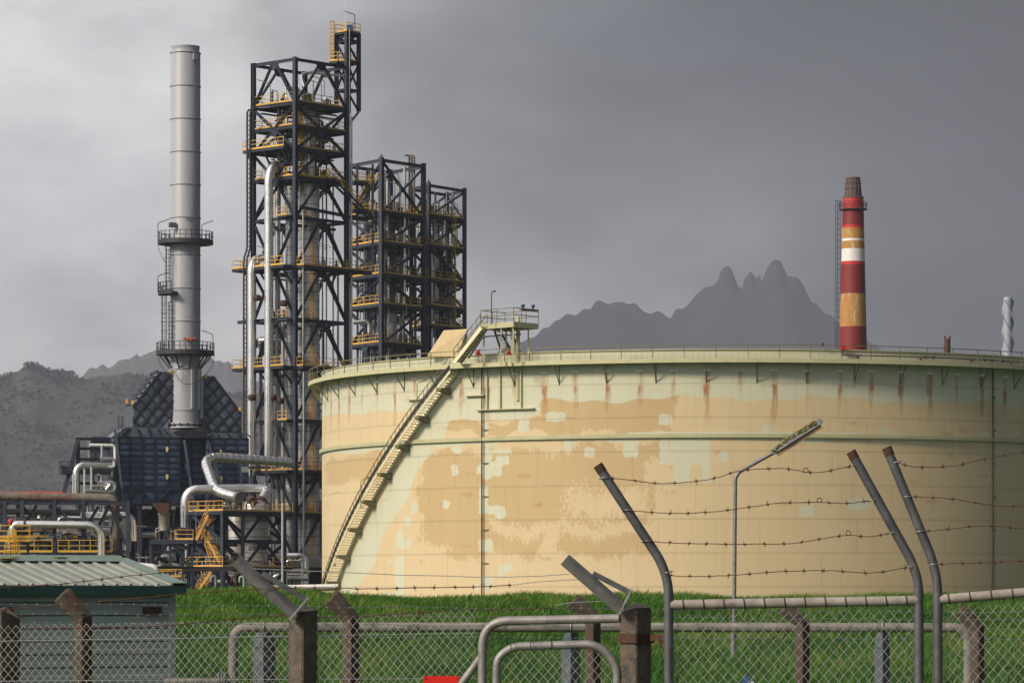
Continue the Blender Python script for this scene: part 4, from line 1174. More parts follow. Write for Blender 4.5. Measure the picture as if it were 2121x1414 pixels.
deck(TCw, [P(900, 520, 498), P(950, 520, 498.5), P(950, 520.3, 500.5), P(900, 520.3, 500.0)], rails=(0, 1, 2, 3), edge=.25, em=NAVY2)
lamp_post('', P(948, 447, 497), 1.6, (-1, 0, 0), 1.0, None, m=GALVD, r=0.05, head=0.7, parent=TCw)
# railed bridges between tower A and tower B
br = thing('access_bridge', 'railed steel bridge joining the tallest tower to the middle tower', 'walkway', P(745, 440, 470))
a, b_ = P(733, 434, 468), P(782, 438, 474)
deck(br, [a, b_, b_ + V((-1.0, 1.2, 0)), a + V((-1.0, 1.2, 0))], rails=(0, 2), edge=.3)
a, b_ = P(733, 376, 468), P(775, 378, 474)
deck(br, [a, b_, b_ + V((-1.0, 1.2, 0)), a + V((-1.0, 1.2, 0))], rails=(0, 2), edge=.3)
stair_flight(br, P(738, 432, 470), P(772, 380, 473), .9, (-.6, .8, 0))
for px in (740, 772):
    bar('post', P(px, 560, 470), P(px, 340, 470), .3, .3, NAVY2, br, 'i')
# ------------------------------------------------------------------ fired heater with its stack
FA = R(14); FT = math.tan(FA); FD = 430.0; FX0 = (235 - CX) * FD / FPX
def FP(px, py, back=0.0):
    k = (px - CX) / FPX
    d = (FD - FX0 * FT) / (1 - k * FT)
    p = P(px, 1240, d); z = ZL(py, FD)          # heights measured at the near corner's depth
    return V((p.x - math.sin(FA) * back, p.y + math.cos(FA) * back, z))
NB = V((-math.sin(FA), math.cos(FA), 0)); FR = V((math.cos(FA), math.sin(FA), 0))
htr = thing('fired_heater', 'dark blue ribbed furnace block below the tall grey stack', 'furnace', FP(300, 1228))
def clip_poly(poly, n, c):
    outp = []
    for i in range(len(poly)):
        a, b_ = poly[i], poly[(i + 1) % len(poly)]
        da, db = a[0]*n[0] + a[1]*n[1] - c, b_[0]*n[0] + b_[1]*n[1] - c
        if da <= 0: outp.append(a)
        if (da < 0 < db) or (db < 0 < da):
            t = da / (da - db); outp.append((a[0] + (b_[0]-a[0])*t, a[1] + (b_[1]-a[1])*t))
    return outp
def panel_field(parent, poly, d1, s1, d2, s2, m, gap, back0, th, rib_m, rib_w=0.16, rib_h=0.28, o1=0.0, o2=0.0):
    """split a face (photo px polygon) by two families of lines into panels, each a thin raised plate, with ribs on the lines"""
    n1 = V((-d1[1], d1[0])).normalized(); n2 = V((-d2[1], d2[0])).normalized()
    c1 = [p[0]*n1.x + p[1]*n1.y for p in poly]; c2 = [p[0]*n2.x + p[1]*n2.y for p in poly]
    k1 = np.arange(min(c1) + o1 - s1, max(c1) + s1, s1); k2 = np.arange(min(c2) + o2 - s2, max(c2) + s2, s2)
    for a in k1:
        q1 = clip_poly(clip_poly(poly, (n1.x, n1.y), a + s1 - gap), (-n1.x, -n1.y), -(a + gap))
        if len(q1) < 3: continue
        for b_ in k2:
            q = clip_poly(clip_poly(q1, (n2.x, n2.y), b_ + s2 - gap), (-n2.x, -n2.y), -(b_ + gap))
            if len(q) < 3: continue
            ar = abs(sum(q[i][0]*q[(i+1) % len(q)][1] - q[(i+1) % len(q)][0]*q[i][1] for i in range(len(q)))) / 2
            if ar < 6: continue
            cx_, cy_ = sum(p[0] for p in q)/len(q), sum(p[1] for p in q)/len(q)
            mb = MB(); n = len(q)
            o_ = [FP(p[0], p[1], back0) for p in q]
            i_ = [FP(p[0] + (cx_-p[0])*.18, p[1] + (cy_-p[1])*.18, back0 - th) for p in q]
            c_ = FP(cx_, cy_, back0 - th * 1.25)
            mb.v = [tuple(p) for p in o_ + i_] + [tuple(c_)]
            for i in range(n):
                j = (i + 1) % n
                mb.f += [(i, j, n + j, n + i), (n + i, n + j, 2*n)]; mb.sm += [False, True]
            mb.build('panel', m, parent)
    for ks, nn, dd in ((k1, n1, d1), (k2, n2, d2)):
        u = V(dd).normalized()
        for a in ks:
            q = clip_poly(clip_poly(poly, (nn.x, nn.y), a + 0.05), (-nn.x, -nn.y), -(a - 0.05))
            if len(q) < 2: continue
            ts = [p[0]*u.x + p[1]*u.y for p in q]
            if max(ts) - min(ts) < 3: continue
            base = nn * a
            p0, p1 = base + u * min(ts), base + u * max(ts)
            bar('rib', FP(p0.x, p0.y, back0 - rib_h/2), FP(p1.x, p1.y, back0 - rib_h/2), rib_w, rib_h, rib_m, parent, 'box', up=NB)
def fblock(name, poly, depth, m, parent=htr, back=0.0):
    return MB().prism([FP(p[0], p[1], back) for p in poly], NB * depth).build(name, m, parent)
fblock('left_casing', [(232, 1043), (372, 1043), (372, 905), (232, 905)], 9.0, HRIB)
fblock('right_casing', [(427, 1043), (514, 1043), (514, 905), (427, 905)], 9.0, HRIB)
fblock('centre_casing', [(372.2, 1043), (426.8, 1043), (426.8, 905), (372.2, 905)], 6.0, HRIB, back=1.6)
panel_field(htr, [(232, 1012), (372, 1012), (372, 905), (232, 905)], (0, 1), 25.5, (1, 0), 12.6, HEATER, 0.5, 0, 0.05, HRIB, o2=0, rib_w=0.12, rib_h=0.2)
panel_field(htr, [(232, 1043), (372, 1043), (372, 1014), (232, 1014)], (0, 1), 25.5, (1, 0), 29, HEATER, 0.5, 0, 0.06, HRIB)
panel_field(htr, [(427, 1043), (514, 1043), (514, 905), (427, 905)], (0, 1), 25.5, (1, 0), 12.6, HEATER, 0.5, 0, 0.05, HRIB, rib_w=0.12, rib_h=0.2)
panel_field(htr, [(372, 1043), (427, 1043), (427, 905), (372, 905)], (0, 1), 26, (1, 0), 14, HEATER, 0.5, 1.6, 0.05, HRIB, rib_w=0.12, rib_h=0.2)
for a, b_ in (((258, 1043), (289, 1012)), ((289, 1012), (312, 1043)), ((325, 1043), (356, 1012)), ((440, 1043), (470, 1012)), ((470, 1012), (500, 1043))):
    bar('brace', FP(*a, -.3), FP(*b_, -.3), .22, .22, HRIB, htr, 'i')
# hoods and breeching ducts
fblock('hood', [(232, 904.5), (372, 904.5), (344, 884), (260, 884)], 8.6, DUCT)
fblock('hood', [(427, 904.5), (514, 904.5), (508, 893), (440, 893)], 8.6, DUCT)
for px, p2 in ((252, 268), (290, 284), (312, 306), (334, 326), (352, 336)):
    bar('rib', FP(px, 903, -.1), FP(p2, 886, -.05), .12, .2, HRIB, htr, 'box', up=NB)
for px, p2 in ((452, 448), (475, 470), (498, 492), (520, 510)):
    bar('rib', FP(px, 903, -.1), FP(p2, 894, -.05), .12, .2, HRIB, htr, 'box', up=NB)
LD = [(276, 883.5), (338, 883.5), (368, 848), (368, 769), (330, 767), (276, 838)]
RD = [(444, 892), (502, 892), (502, 849), (446, 775), (423, 774), (423, 863)]
fblock('breeching_duct', LD, 6.4, DUCT, back=0.6)
fblock('breeching_duct', RD, 6.4, DUCT, back=0.6)
panel_field(htr, LD, (54, -71), 19, (54, 58), 19, DUCT, 0.5, 0.6, 0.05, HRIB, o1=4, rib_w=0.1, rib_h=0.16)
panel_field(htr, RD, (56, 74), 19, (54, -58), 19, DUCT, 0.5, 0.6, 0.05, HRIB, o1=4, rib_w=0.1, rib_h=0.16)
# ribs over the sloping top of the left duct
for t_ in np.linspace(0.05, 0.98, 7):
    q = (276 + 54 * t_, 838 - 71 * t_)
    bar('rib', FP(q[0] - 1.5, q[1] - 2, 0.5), FP(q[0] - 1.5, q[1] - 2, 7.0), .14, .3, HRIB, htr, 'box')
for px, py in ((276, 832), (264, 830), (357, 769), (428, 775), (498, 843)):
    MB().box(FP(px, py, .6), .3, .3, .5).build('lifting_lug', YEL, htr)
# struts in front of the casing, peephole tags
for a, b_ in (((379, 910), (397, 1043)), ((428, 912), (464, 1035)), ((382, 960), (390, 985)), ((236, 890), (252, 1040)), ((434, 965), (455, 1000))):
    bar('strut', FP(*a, -1.0), FP(*b_, -1.6), .3, .3, NAVY2, htr, 'i')
TAGM = mat('pale_yellow_enamel', (0.62, 0.58, 0.25), (0.72, 0.68, 0.36), 0.5)
for px, py in ((345, 928), (345, 985), (456, 933), (231, 980), (457, 988)):
    q = FP(px, py, -.45)
    MB().prism([q + FR * (.17 * math.cos(a)) + UP * (.26 * math.sin(a) - (.16 if math.sin(a) < -.9 else 0)) for a in np.linspace(0, 2*math.pi, 11)[:-1]], NB * .1).build('peephole_cover', TAGM, htr)
# legs, and a dark infill sheet in place of shade under the floor
for px in (240, 290, 340, 390, 440, 490):
    for bk in (0.3, 4.5, 8.3):
        bar('leg', FP(px, 1232, bk), FP(px, 1044, bk), .5, .5, NAVY, htr, 'i')
for py in (1090, 1140, 1190):
    bar('beam', FP(236, py, .3), FP(500, py, .3), .3, .45, NAVY, htr, 'i')
MB().prism([FP(234, 1050, 8.8), FP(505, 1050, 8.8), FP(505, 1232, 8.8), FP(234, 1232, 8.8)], NB * .3).build('dark_infill', DARK, htr)
for i in range(26):
    random.seed(100 + i)
    px = random.uniform(238, 498); r = random.choice((.08, .12, .2, .3))
    ipipe(htr, [FP(px, 1230, 1 + 6 * random.random()), FP(px, 1048 + 60 * random.random(), 2 + 5 * random.random())], r, random.choice((DARK, SILD, GALVD, NAVY)), n=7, band=0)
ipipe(htr, [FP(236, 1105, .9), FP(360, 1105, .9), FP(360, 1160, .9)], .42, SILV, n=12)
# access frame on its left
acc = thing('heater_access_frame', 'dark steel access frame on the left end of the furnace', 'frame', FP(170, 1228))
for px, p0 in ((166, 908), (196, 908), (212, 925)):
    bar('column', FP(px, 1232, 2), FP(px, p0, 2), .4, .4, NAVY, acc, 'i')
bar('raker', FP(166, 908, 1.6), FP(133, 1030, 1.6), .45, .45, NAVY, acc, 'i')
for a, b_ in (((160, 908), (236, 908)), ((165, 928), (236, 928)), ((165, 950), (236, 950)), ((130, 968), (236, 974)), ((150, 1000), (236, 1000))):
    bar('beam', FP(*a, 1.8), FP(*b_, 1.8), .25, .32, NAVY, acc, 'i')
deck(acc, [FP(129, 975, .5), FP(232, 975, .5), FP(232, 975, 3.2), FP(129, 975, 3.2)], rails=(0, 3, 2), railm=DARK)
MB().box(FP(213, 914, 4), 2.2, 4.0, 1.3, FA).build('roof_box', DUCT, acc)
MB().box(FP(205, 938, 3), 1.6, 2.0, 1.0, FA).build('cabinet', GALVD, acc)
for k, (pts, r) in enumerate((([(156, 1030), (156, 965), (229, 965)], .42), ([(183, 923), (236, 923), (236, 967), (222, 967)], .2), ([(208, 955), (208, 923)], .16), ([(186, 1030), (186, 968)], .18), ([(171, 1030), (171, 972)], .13), ([(205, 1018), (205, 985), (196, 984)], .14), ([(172, 1018), (184, 1017), (232, 1020), (233, 1000), (196, 1002)], .26), ([(184, 1008), (222, 1008)], .2), ([(146, 1040), (146, 985)], .14), ([(213, 1016), (222, 1005)], .25), ([(200, 952), (229, 952), (229, 967)], .2))):
    ipipe(acc, [FP(x_, y_, -.8 - .25 * k) for x_, y_ in pts], r, SILV if k != 1 else WHITE, n=12, rad=r * 2.4)
ladder(acc, FP(249, 905, 0), FP(249, 862, 0), FR, DARK, out_=-NB)

# the grey stack
SD = 433.5; SX = P(384, 1240, SD)
def SZ(py): return ZL(py, SD)
stk = thing('exhaust_stack', 'tall plain grey steel stack with dark ring platforms', 'chimney', (SX.x, SX.y, SZ(886)))
rS = 31 * SD / FPX
MB().lathe([(rS, SZ(886)), (rS, SZ(112)), (rS * .93, SZ(109)), (rS * .95, SZ(99)), (rS * .97, SZ(97)), (rS * .88, SZ(97)), (rS * .86, SZ(112))], 48, (SX.x, SX.y, 0), cap=False).build('shaft', STACK, stk, base=(SX.x, SX.y, SZ(886)))
for py in (111, 180, 248, 316, 384, 452, 529, 598, 666, 740, 765, 850):
    MB().lathe([(rS, SZ(py) - .06), (rS * 1.045, SZ(py) - .05), (rS * 1.045, SZ(py) + .05), (rS, SZ(py) + .06)], 48, (SX.x, SX.y, 0), cap=False).build('stiffening_ring', STACK, stk)
for py, w in ((886, 1.14), (878, 1.12)):
    MB().lathe([(rS, SZ(py) - .1), (rS * w, SZ(py) - .1), (rS * w, SZ(py) + .1), (rS, SZ(py) + .1)], 40, (SX.x, SX.y, 0), cap=False).build('base_ring', STACK, stk)
MB().prism([FP(372, 888, -.5), FP(428, 888, -.5), FP(428, 905, -.5), (FP(372, 905, -.5))], NB * 6).build('base_plinth', HRIB, stk)
for i in range(14):
    a = i / 14 * 2 * math.pi
    q = V((SX.x + rS * 1.07 * math.cos(a), SX.y + rS * 1.07 * math.sin(a), SZ(882)))
    MB().box(q, .22, .22, .62, a).build('anchor_chair', DARK, stk)
for a in (-150, -60, -25):
    q = V((SX.x + (rS + .12) * math.cos(R(a)), SX.y + (rS + .12) * math.sin(R(a)), 0))
    bar('inlet_flange', V((q.x, q.y, SZ(848))), V((q.x, q.y, SZ(766))), .3, .4, STACK, stk, 'box', up=(math.cos(R(a)), math.sin(R(a)), 0))
def ring_platform(py, r0, r1, a0=0, a1=360, toe=.26, knee=True):
    n = max(int((a1 - a0) / 12), 4); z = SZ(py); closed = a1 - a0 >= 360
    arc = [V((math.cos(R(a0 + (a1-a0)*i/n)), math.sin(R(a0 + (a1-a0)*i/n)), 0)) for i in range(n + (0 if closed else 1))]
    c = V((SX.x, SX.y, z)); mb = MB(); m_ = len(arc)
    for v_ in arc:
        for r, dz in ((r0, -toe), (r1, -toe), (r1, .06), (r0, .06)): mb.v.append(tuple(c + v_ * r + UP * dz))
    for i in range(m_ if closed else m_ - 1):
        j = (i + 1) % m_
        for k in range(4): mb.f.append((i*4+k, i*4+(k+1) % 4, j*4+(k+1) % 4, j*4+k)); mb.sm.append(False)
    if not closed: mb.f += [(0, 1, 2, 3), (m_*4-1, m_*4-2, m_*4-3, m_*4-4)]; mb.sm += [False]*2
    d_ = mb.build('ring_platform', DARK, stk)
    rail_run(d_, [c + v_ * (r1 - .05) + UP * .06 for v_ in arc], DARK, 1.15, 1.2, True, .07, closed)
    if knee:
        for v_ in arc[::3]:
            bar('knee_brace', c + v_ * (r1 - .4) - UP * toe, c + v_ * (rS + .05) - UP * 1.9, .12, .16, DARK, stk, 'box')
ring_platform(502, rS + .04, 3.35, knee=False)
ring_platform(731, rS + .04, 3.5)
ring_platform(607, rS + .04, 3.3, 160, 245, knee=False)
for p0, p1, dx in ((500, 607, -36), (607, 731, -44), (731, 640, -30)):
    ladder(stk, P(384 + dx, max(p0, p1), SD - 1.2), P(384 + dx, min(p0, p1) - 14, SD - 1.2), (1, 0, 0), DARK, out_=(0, -1, 0))
for px, py, s, h in ((327, 500, 1, 2.2), (441, 730, -1, 2.2), (327, 606, 1, 2.0), (406, 500, -1, 2.4), (418, 500, 1, 2.0)):
    lamp_post('', P(px, py, SD - (0 if abs(px - 384) > 40 else 2)), h, (s, 0, 0), .8, None, m=DARK, r=.05, head=.6, parent=stk)
MB().box(P(357, 466, SD - 1.9), .9, .3, .6, .5).build('aviation_light_box', GALVD, stk)
MB().lathe([(.12, 0), (.22, .05), (.2, .35), (.1, .45)], 10, P(404, 122, SD - 1.5)).build('sampling_port', GALVD, stk)
MB().box(P(404, 117, SD - 1.62), .5, .25, .8, .6).build('port_plate', STACK, stk)
ORR = mat('orange_hose', (0.42, 0.06, 0.02), (0.5, 0.1, 0.03), 0.6)
for i in range(8):
    q = P(383 + i * 3.4, 701 + (i % 3), SD - 2.2 + .1 * (i % 2))
    MB().lathe([(.05, -.12), (.2, -.06), (.2, .06), (.05, .12)], 8, q).build('hose_coil', ORR, stk)
for pts in (((327, 735), (335, 760), (352, 772), (372, 760)), ((444, 735), (440, 757), (410, 790), (380, 795), (362, 770)), ((327, 508), (333, 525), (345, 545)), ((350, 735), (380, 762), (420, 758), (440, 738))):
    MB().tube([P(x_, y_, SD - 2.6) for x_, y_ in sum([[a, ((a[0]+b_[0])/2, (a[1]+b_[1])/2 + 3)] for a, b_ in zip(pts[:-1], pts[1:])], []) + [pts[-1]]], .035, n=5).build('slack_cable', BLACK, stk)

# ------------------------------------------------------------------ exchanger structure in front of tower A
ED = 400.0
E0, E1, E2 = P(462, 1240, ED), P(588, 1240, 406.8), P(396, 1240, 404)
E3 = E1 + E2 - E0
xE = thing('exchanger_structure', 'low navy frame holding the upright exchangers and yellow stairs', 'frame', (E0.x, E0.y, GZ))
zE = [GZ, ZL(1178, ED), ZL(1120, ED), ZL(1062, ED)]
frame(xE, None, [E0, E1, E3, E2], zE, [['', '', ''], ['X', 'X', 'X'], list('AAA'), ['X', '\\', '\\']], .42, .4, .28)
g1, g2 = (E1 - E0).normalized(), (E2 - E0).normalized()
LE1, LE2 = (E1 - E0).length, (E2 - E0).length
def pe(u, v, z): q = E0 + g1 * u + g2 * v; return V((q.x, q.y, z))
bar('column', pe(LE1 * .32, 0, GZ), pe(LE1 * .32, 0, zE[3]), .4, .4, NAVY, xE, 'i')
for i in range(3):                           # two bays on the front face
    for u0, u1, st_ in ((0, LE1 * .32, '\\'), (LE1 * .32, LE1, 'A')):
        face_panel(xE, pe(u0, 0, zE[i]), pe(u1, 0, zE[i]), pe(u0, 0, zE[i+1] - .16), pe(u1, 0, zE[i+1] - .16), st_, .26, NAVY)
for i, rm in ((3, ORA), (1, ORA)):
    deck(xE, [pe(-.2, -.2, zE[i] + .22), pe(LE1 + 1.2, -.2, zE[i] + .22), pe(LE1 + 1.2, LE2 + .2, zE[i] + .22), pe(-.2, LE2 + .2, zE[i] + .22)], rails=(0, 3, 2), railm=rm)
clutter(xE, pe, LE1, LE2, zE[3] + .3, 14, 1.3, (SILD, GALVD, DARK, RUSTM))
clutter(xE, pe, LE1, LE2, zE[1] + .3, 12, 1.6, (SILD, GALVD, DARK, RUSTM))
clutter(xE, pe, LE1, LE2, GZ + .1, 14, 2.2, (SILD, GALVD, DARK, WHITE))
sf = V((-0.75, .66, 0))
for a, b_, w in (((412, 1118), (436, 1066), 1.0), ((436, 1119), (462, 1172), 1.0), ((412, 1228), (446, 1178), 1.0), ((444, 1172), (430, 1125), 1.0)):
    stair_flight(xE, P(*a, 402), P(*b_, 402), w, (.5, .85, 0), ORA, ORA)
ex = thing('heat_exchanger', 'upright silver exchanger lettered E728 inside the navy frame', 'vessel', (P(528, 1220, 407).x, 407, GZ))
vessel(ex, P(528, 1240, 407), 26 * 407 / FPX, GZ, ZL(1047, 407), VESS, band=.9, name='shell', n=40)
txt = bpy.data.curves.new('lettering', 'FONT'); txt.body = 'E728'; txt.size = .54; txt.extrude = .004; txt.align_x = 'CENTER'
try: txt.offset = 0.018
except Exception: pass
to = bpy.data.objects.new('lettering_source', txt); COL.objects.link(to)
bpy.context.view_layer.update()
tme = bpy.data.meshes.new_from_object(to.evaluated_get(bpy.context.evaluated_depsgraph_get()))
bpy.data.objects.remove(to)
rE = 26 * 407 / FPX + .03
cE = P(528, 1240, 407)
for v_ in tme.vertices:                     # wrap the letters round the shell
    a = v_.co.x / rE; o_ = v_.co.z
    v_.co = ((rE + o_) * math.sin(a), -(rE + o_) * math.cos(a), v_.co.y)
tme.materials.clear(); tme.materials.append(BLACK)
lo = bpy.data.objects.new('lettering', tme)
link(lo, ex, Matrix.Translation((cE.x, cE.y, ZL(1139, 407 - rE))) @ Matrix.Rotation(R(-3), 4, 'Z'))
ex2 = thing('heat_exchanger', 'plain silver exchanger half hidden left of the lettered one', 'vessel', (P(493, 1220, 409).x, 409, GZ))
vessel(ex2, P(492, 1240, 411), 19 * 411 / FPX, GZ, ZL(1062, 411), VESS, band=.9, name='shell', n=32)
rm = MB().tube([P(518, 1034, 406.4), P(525, 1038, 405.4)], .5, n=18).build('manway', RUSTM, ex)
# big lagged pipes on top
pz = thing('overhead_pipe', 'thick silver lagged pipe bending down in front of the furnace', 'pipe', P(495, 1030, 402))
MB().tube(fillet([P(602, 957, 420), P(420, 945, 414), P(447, 1018, 408), P(494, 1030, 406)], 2.4, 12), 10 * 410 / FPX, n=22, band=.8, bh=.09).build('lagging', SILV, pz)
MB().tube([P(491, 1029.2, 406.2), P(496, 1030.6, 405.8)], 12 * 402 / FPX, n=18).build('flange', GALVD, pz)
pz2 = thing('looped_pipe', 'silver lagged pipe arching over from the yellow landing to the exchanger', 'pipe', P(384, 1092, 408))
MB().tube(fillet([P(384, 1092, 408), P(384, 1014, 408), P(530, 1012, 409), P(556, 1014, 409), P(541, 1038, 407)], 1.6, 10), 10 * 408 / FPX, n=22, band=.8, bh=.09).build('lagging', SILV, pz2)
MB().tube([P(542, 1036, 407.1), P(539, 1041, 406.7)], 12 * 404 / FPX, n=16).build('flange', RUSTM, pz2)
for px in (500, 520, 552):
    bar('pipe_support', P(px, 1060, 409), P(px, 965, 412), .25, .25, NAVY, xE, 'i')
bar('pipe_support_beam', P(494, 968, 412), P(560, 968, 412), .25, .3, NAVY, xE, 'i')
MB().box(P(508, 972, 411), .8, .6, .6).build('spring_hanger', GALVD, xE)
ipipe(xE, [P(585, 1040, 399), P(585, 1222, 399)], .14, SILV, n=8, band=0)
for px, py in ((575, 1060), (406, 1100)):
    lamp_post('', P(px, py, 401), 2.2, (-1, 0, 0), .9, None, m=GALVD, r=.05, head=.7, parent=xE)
ipipe(xE, [P(556, 1060, 409), P(556, 1110, 409), P(545, 1118, 409)], .7, SILV, n=16)
# brown hopper and drum on a landing
hp = thing('hopper', 'brown rusty hopper over a lagged drum beside the furnace', 'hopper', P(339, 1095, 404))
MB().prism([P(314, 1041, 404), P(350, 1041, 404), P(350, 1052, 404), P(347, 1064, 404), P(331, 1064, 404)], (0, 2.4, 0)).build('chute', RUSTM, hp)
MB().lathe([(.62, ZL(1098, 405)), (.62, ZL(1066, 405)), (.7, ZL(1065, 405)), (.7, ZL(1062, 405))], 18, (P(340, 1, 405).x, 405, 0)).build('drum', SILD, hp)
ld = thing('valve_landing', 'dark landing with small orange rails left of the yellow stairs', 'platform', P(350, 1228, 404))
deck(ld, [P(310, 1118, 403), P(400, 1118, 403), P(400, 1118.4, 407), P(310, 1118.4, 407)], rails=(), edge=.4)
rail_run(ld, [P(362, 1117, 403), P(400, 1117, 403)], ORA)
for px in (312, 353, 398):
    bar('column', P(px, 1232, 403.5), P(px, 1119, 403.5), .3, .3, NAVY, ld, 'i')
brace(ld, P(314, 1175, 403.5), P(350, 1122, 403.5), .22, NAVY); brace(ld, P(396, 1180, 403.5), P(358, 1124, 403.5), .22, NAVY)
lf = lambda u, v, z: V((P(312, 1, 404).x + u, 404 + v, z))
clutter(ld, lf, 4.6, 2.4, ZL(1117, 404), 12, 1.5, (SILD, GALVD, DARK, RUSTM))
for i in range(22):
    random.seed(300 + i)
    px = random.uniform(300, 480); py = random.uniform(1128, 1225); r = random.choice((.07, .1, .16, .25))
    ln = random.uniform(20, 80)
    ipipe(ld, [P(px, py, 406), P(px, py - random.uniform(5, 20), 406), P(px + ln, py - 5, 407)], r, random.choice((SILD, SILV, DARK, GALVD, RUSTP)), n=7, band=0)

# ------------------------------------------------------------------ pipe rack on the left
RDp = 330.0
rk = thing('pipe_rack', 'long dark trussed pipe rack carrying rusty and silver pipes, far left', 'pipe rack', P(170, 1228, RDp))
for px in (-60, 10, 46, 113, 173, 265):
    bar('column', P(px, 1232, RDp), P(px, 1036, RDp), .36, .36, NAVY, rk, 'i')
    bar('column', P(px - 8, 1232, RDp + 5), P(px - 8, 1036, RDp + 5), .36, .36, NAVY, rk, 'i')
    for py in (1041, 1143):
        bar('cross_beam', P(px, py, RDp + .2), P(px - 8, py, RDp + 4.8), .2, .34, NAVY, rk, 'i')
for py in (1041, 1143):
    bar('beam', P(-70, py, RDp), P(268, py, RDp), .22, .36, NAVY, rk, 'i')
    bar('beam', P(-78, py, RDp + 5), P(262, py, RDp + 5), .22, .36, NAVY, rk, 'i')
for a, b_ in (((46, 1048), (107, 1110)), ((113, 1048), (168, 1100)), ((230, 1048), (261, 1128)), ((204, 1048), (178, 1092)), ((78, 1112), (104, 1150)), ((141, 1112), (168, 1140)), ((76, 1046), (56, 1078)), ((226, 1048), (200, 1098))):
    brace(rk, P(*a, RDp + .3), P(*b_, RDp + .3), .26, NAVY)
ipipe(rk, [P(-70, 1026, RDp + 1.2), P(236, 1031, RDp + 1.2), P(240, 1060, RDp + 1.2), P(238, 1160, RDp + 1.2)], 9 * RDp / FPX, RUSTP, n=18, band=0, rad=.8)
ipipe(rk, [P(-70, 1058, RDp + 2.6), P(170, 1061, RDp + 2.6)], .28, RUSTP, n=12, band=0)
ipipe(rk, [P(-70, 1021, RDp + 3.6), P(131, 1021, RDp + 3.6)], .16, REDP, n=10, band=0)
ipipe(rk, [P(168, 1066, RDp + 2), P(275, 1066, RDp + 2), P(277, 1120, RDp + 2)], .3, SILV, n=14)
ipipe(rk, [P(25, 1108, RDp - 1), P(27, 1085, RDp - 1), P(210, 1087, RDp - 1), P(210, 1165, RDp - 1)], 8 * RDp / FPX, SILV, n=20, band=.7, rad=1.3)
MB().tube([P(50, 1085, RDp - 1), P(54, 1085, RDp - 1)], .48, n=16).build('flange', RUSTM, rk)
for px, p0, p1, r in ((155, 1060, 1020, .3), (183, 1062, 1040, .3), (206, 1058, 1040, .14), (258, 1150, 1070, .2), (188, 1125, 1092, .34), (234, 1155, 1060, .38)):
    ipipe(rk, [P(px, p0, RDp + 2.8), P(px, p1, RDp + 2.8)], r, SILV, n=12)
random.seed(55)
for i in range(95):
    py = random.uniform(1065, 1215); x0 = random.uniform(-60, 180); L_ = random.uniform(40, 160); dd = RDp + random.uniform(1, 9); r = random.choice((.06, .1, .15, .22))
    mm = random.choice((SILD, SILV, DARK, GALVD, RUSTP))
    if random.random() < .5:
        ipipe(rk, [P(x0, py, dd), P(x0 + L_, py, dd)], r, mm, n=8, band=0)
    else:
        ipipe(rk, [P(x0, py + 30, dd), P(x0, py, dd), P(x0 + L_ * .6, py, dd), P(x0 + L_ * .6, py - 18, dd)], r, mm, n=8, band=0)
rf_ = lambda u, v, z: V((P(-30, 1, RDp).x + u, RDp + 1 + v, z))
clutter(rk, rf_, 13, 7, ZL(1142, RDp), 60, 1.8, (SILD, GALVD, DARK, RUSTM, WHITE))
for px, py in ((104, 1110), (122, 1108)):
    q = P(px, py, RDp - .3)
    MB().tube([q + V((.28 * math.cos(a), 0, .28 * math.sin(a))) for a in np.linspace(0, 2 * math.pi, 13)[:-1]], .035, n=5, closed=True).beam(q - V((.28, 0, 0)), q + V((.28, 0, 0)), .04).beam(q - V((0, 0, .28)), q + V((0, 0, .28)), .04).build('handwheel', GALV, rk)
for i in range(14):
    px = -70 + i * 26
    MB().box(P(px, 1170, RDp + 11) , 1.15, 1.5, 5.2 + random.uniform(-1.4, .8)).box(P(px, 1130, RDp + 10.2), .5, .4, 1.2).build('dark_filler_box', random.choice((DARK, NAVY, HRIB)), rk)  # added dark boxes, their colour standing in for the shaded depth behind the rack
rail_run(rk, [P(-40, 1143, RDp - .8), P(108, 1143, RDp - .8)], YEL)
rail_run(rk, [P(120, 1143, RDp - .7), P(232, 1143, RDp - .7)], YEL, sp=.9)
rail_run(rk, [P(60, 1112, RDp + 3), P(160, 1112, RDp + 3)], YEL)
rail_run(rk, [P(265, 1120, RDp + 3), P(282, 1120, RDp + 3)], YEL, sp=.5)
lpl = thing('ladder_platform', 'yellow railed landing with a belled ladder cage, far left', 'platform', P(25, 1228, 322))
deck(lpl, [P(-40, 1114, 322), P(62, 1114, 322), P(62, 1114.4, 325), P(-40, 1114.4, 325)], rails=(0, 1, 2), edge=.3, em=YEL)
for px in (-30, 58): bar('post', P(px, 1232, 323), P(px, 1116, 323), .2, .2, NAVY, lpl, 'i')
cc = P(25, 1240, 321.4); cg = MB()
prof = [(.38, 1100), (.40, 1112), (.55, 1122), (.68, 1132), (.72, 1150)]
for k in range(9):
    a = 2 * math.pi * k / 9
    cg.tube([V((cc.x + r * math.cos(a), cc.y + r * math.sin(a), ZL(py, 321.4))) for r, py in prof], .022, n=4)
for r, py in prof[1:] + [(.70, 1140)]:
    cg.tube([V((cc.x + r * math.cos(a), cc.y + r * math.sin(a), ZL(py, 321.4))) for a in np.linspace(0, 2*math.pi, 15)[:-1]], .022, n=4, closed=True)
cg.build('ladder_cage', YEL, lpl)
ladder(lpl, V((cc.x, cc.y, ZL(1160, 321.4))), V((cc.x, cc.y, ZL(1095, 321.4))), (1, 0, 0), YEL, cage=False)
MB().lathe([(.12, 0), (.2, .1), (.2, .5), (.08, .6)], 10, P(22, 1087, 323)).build('valve_top', REDP, lpl)
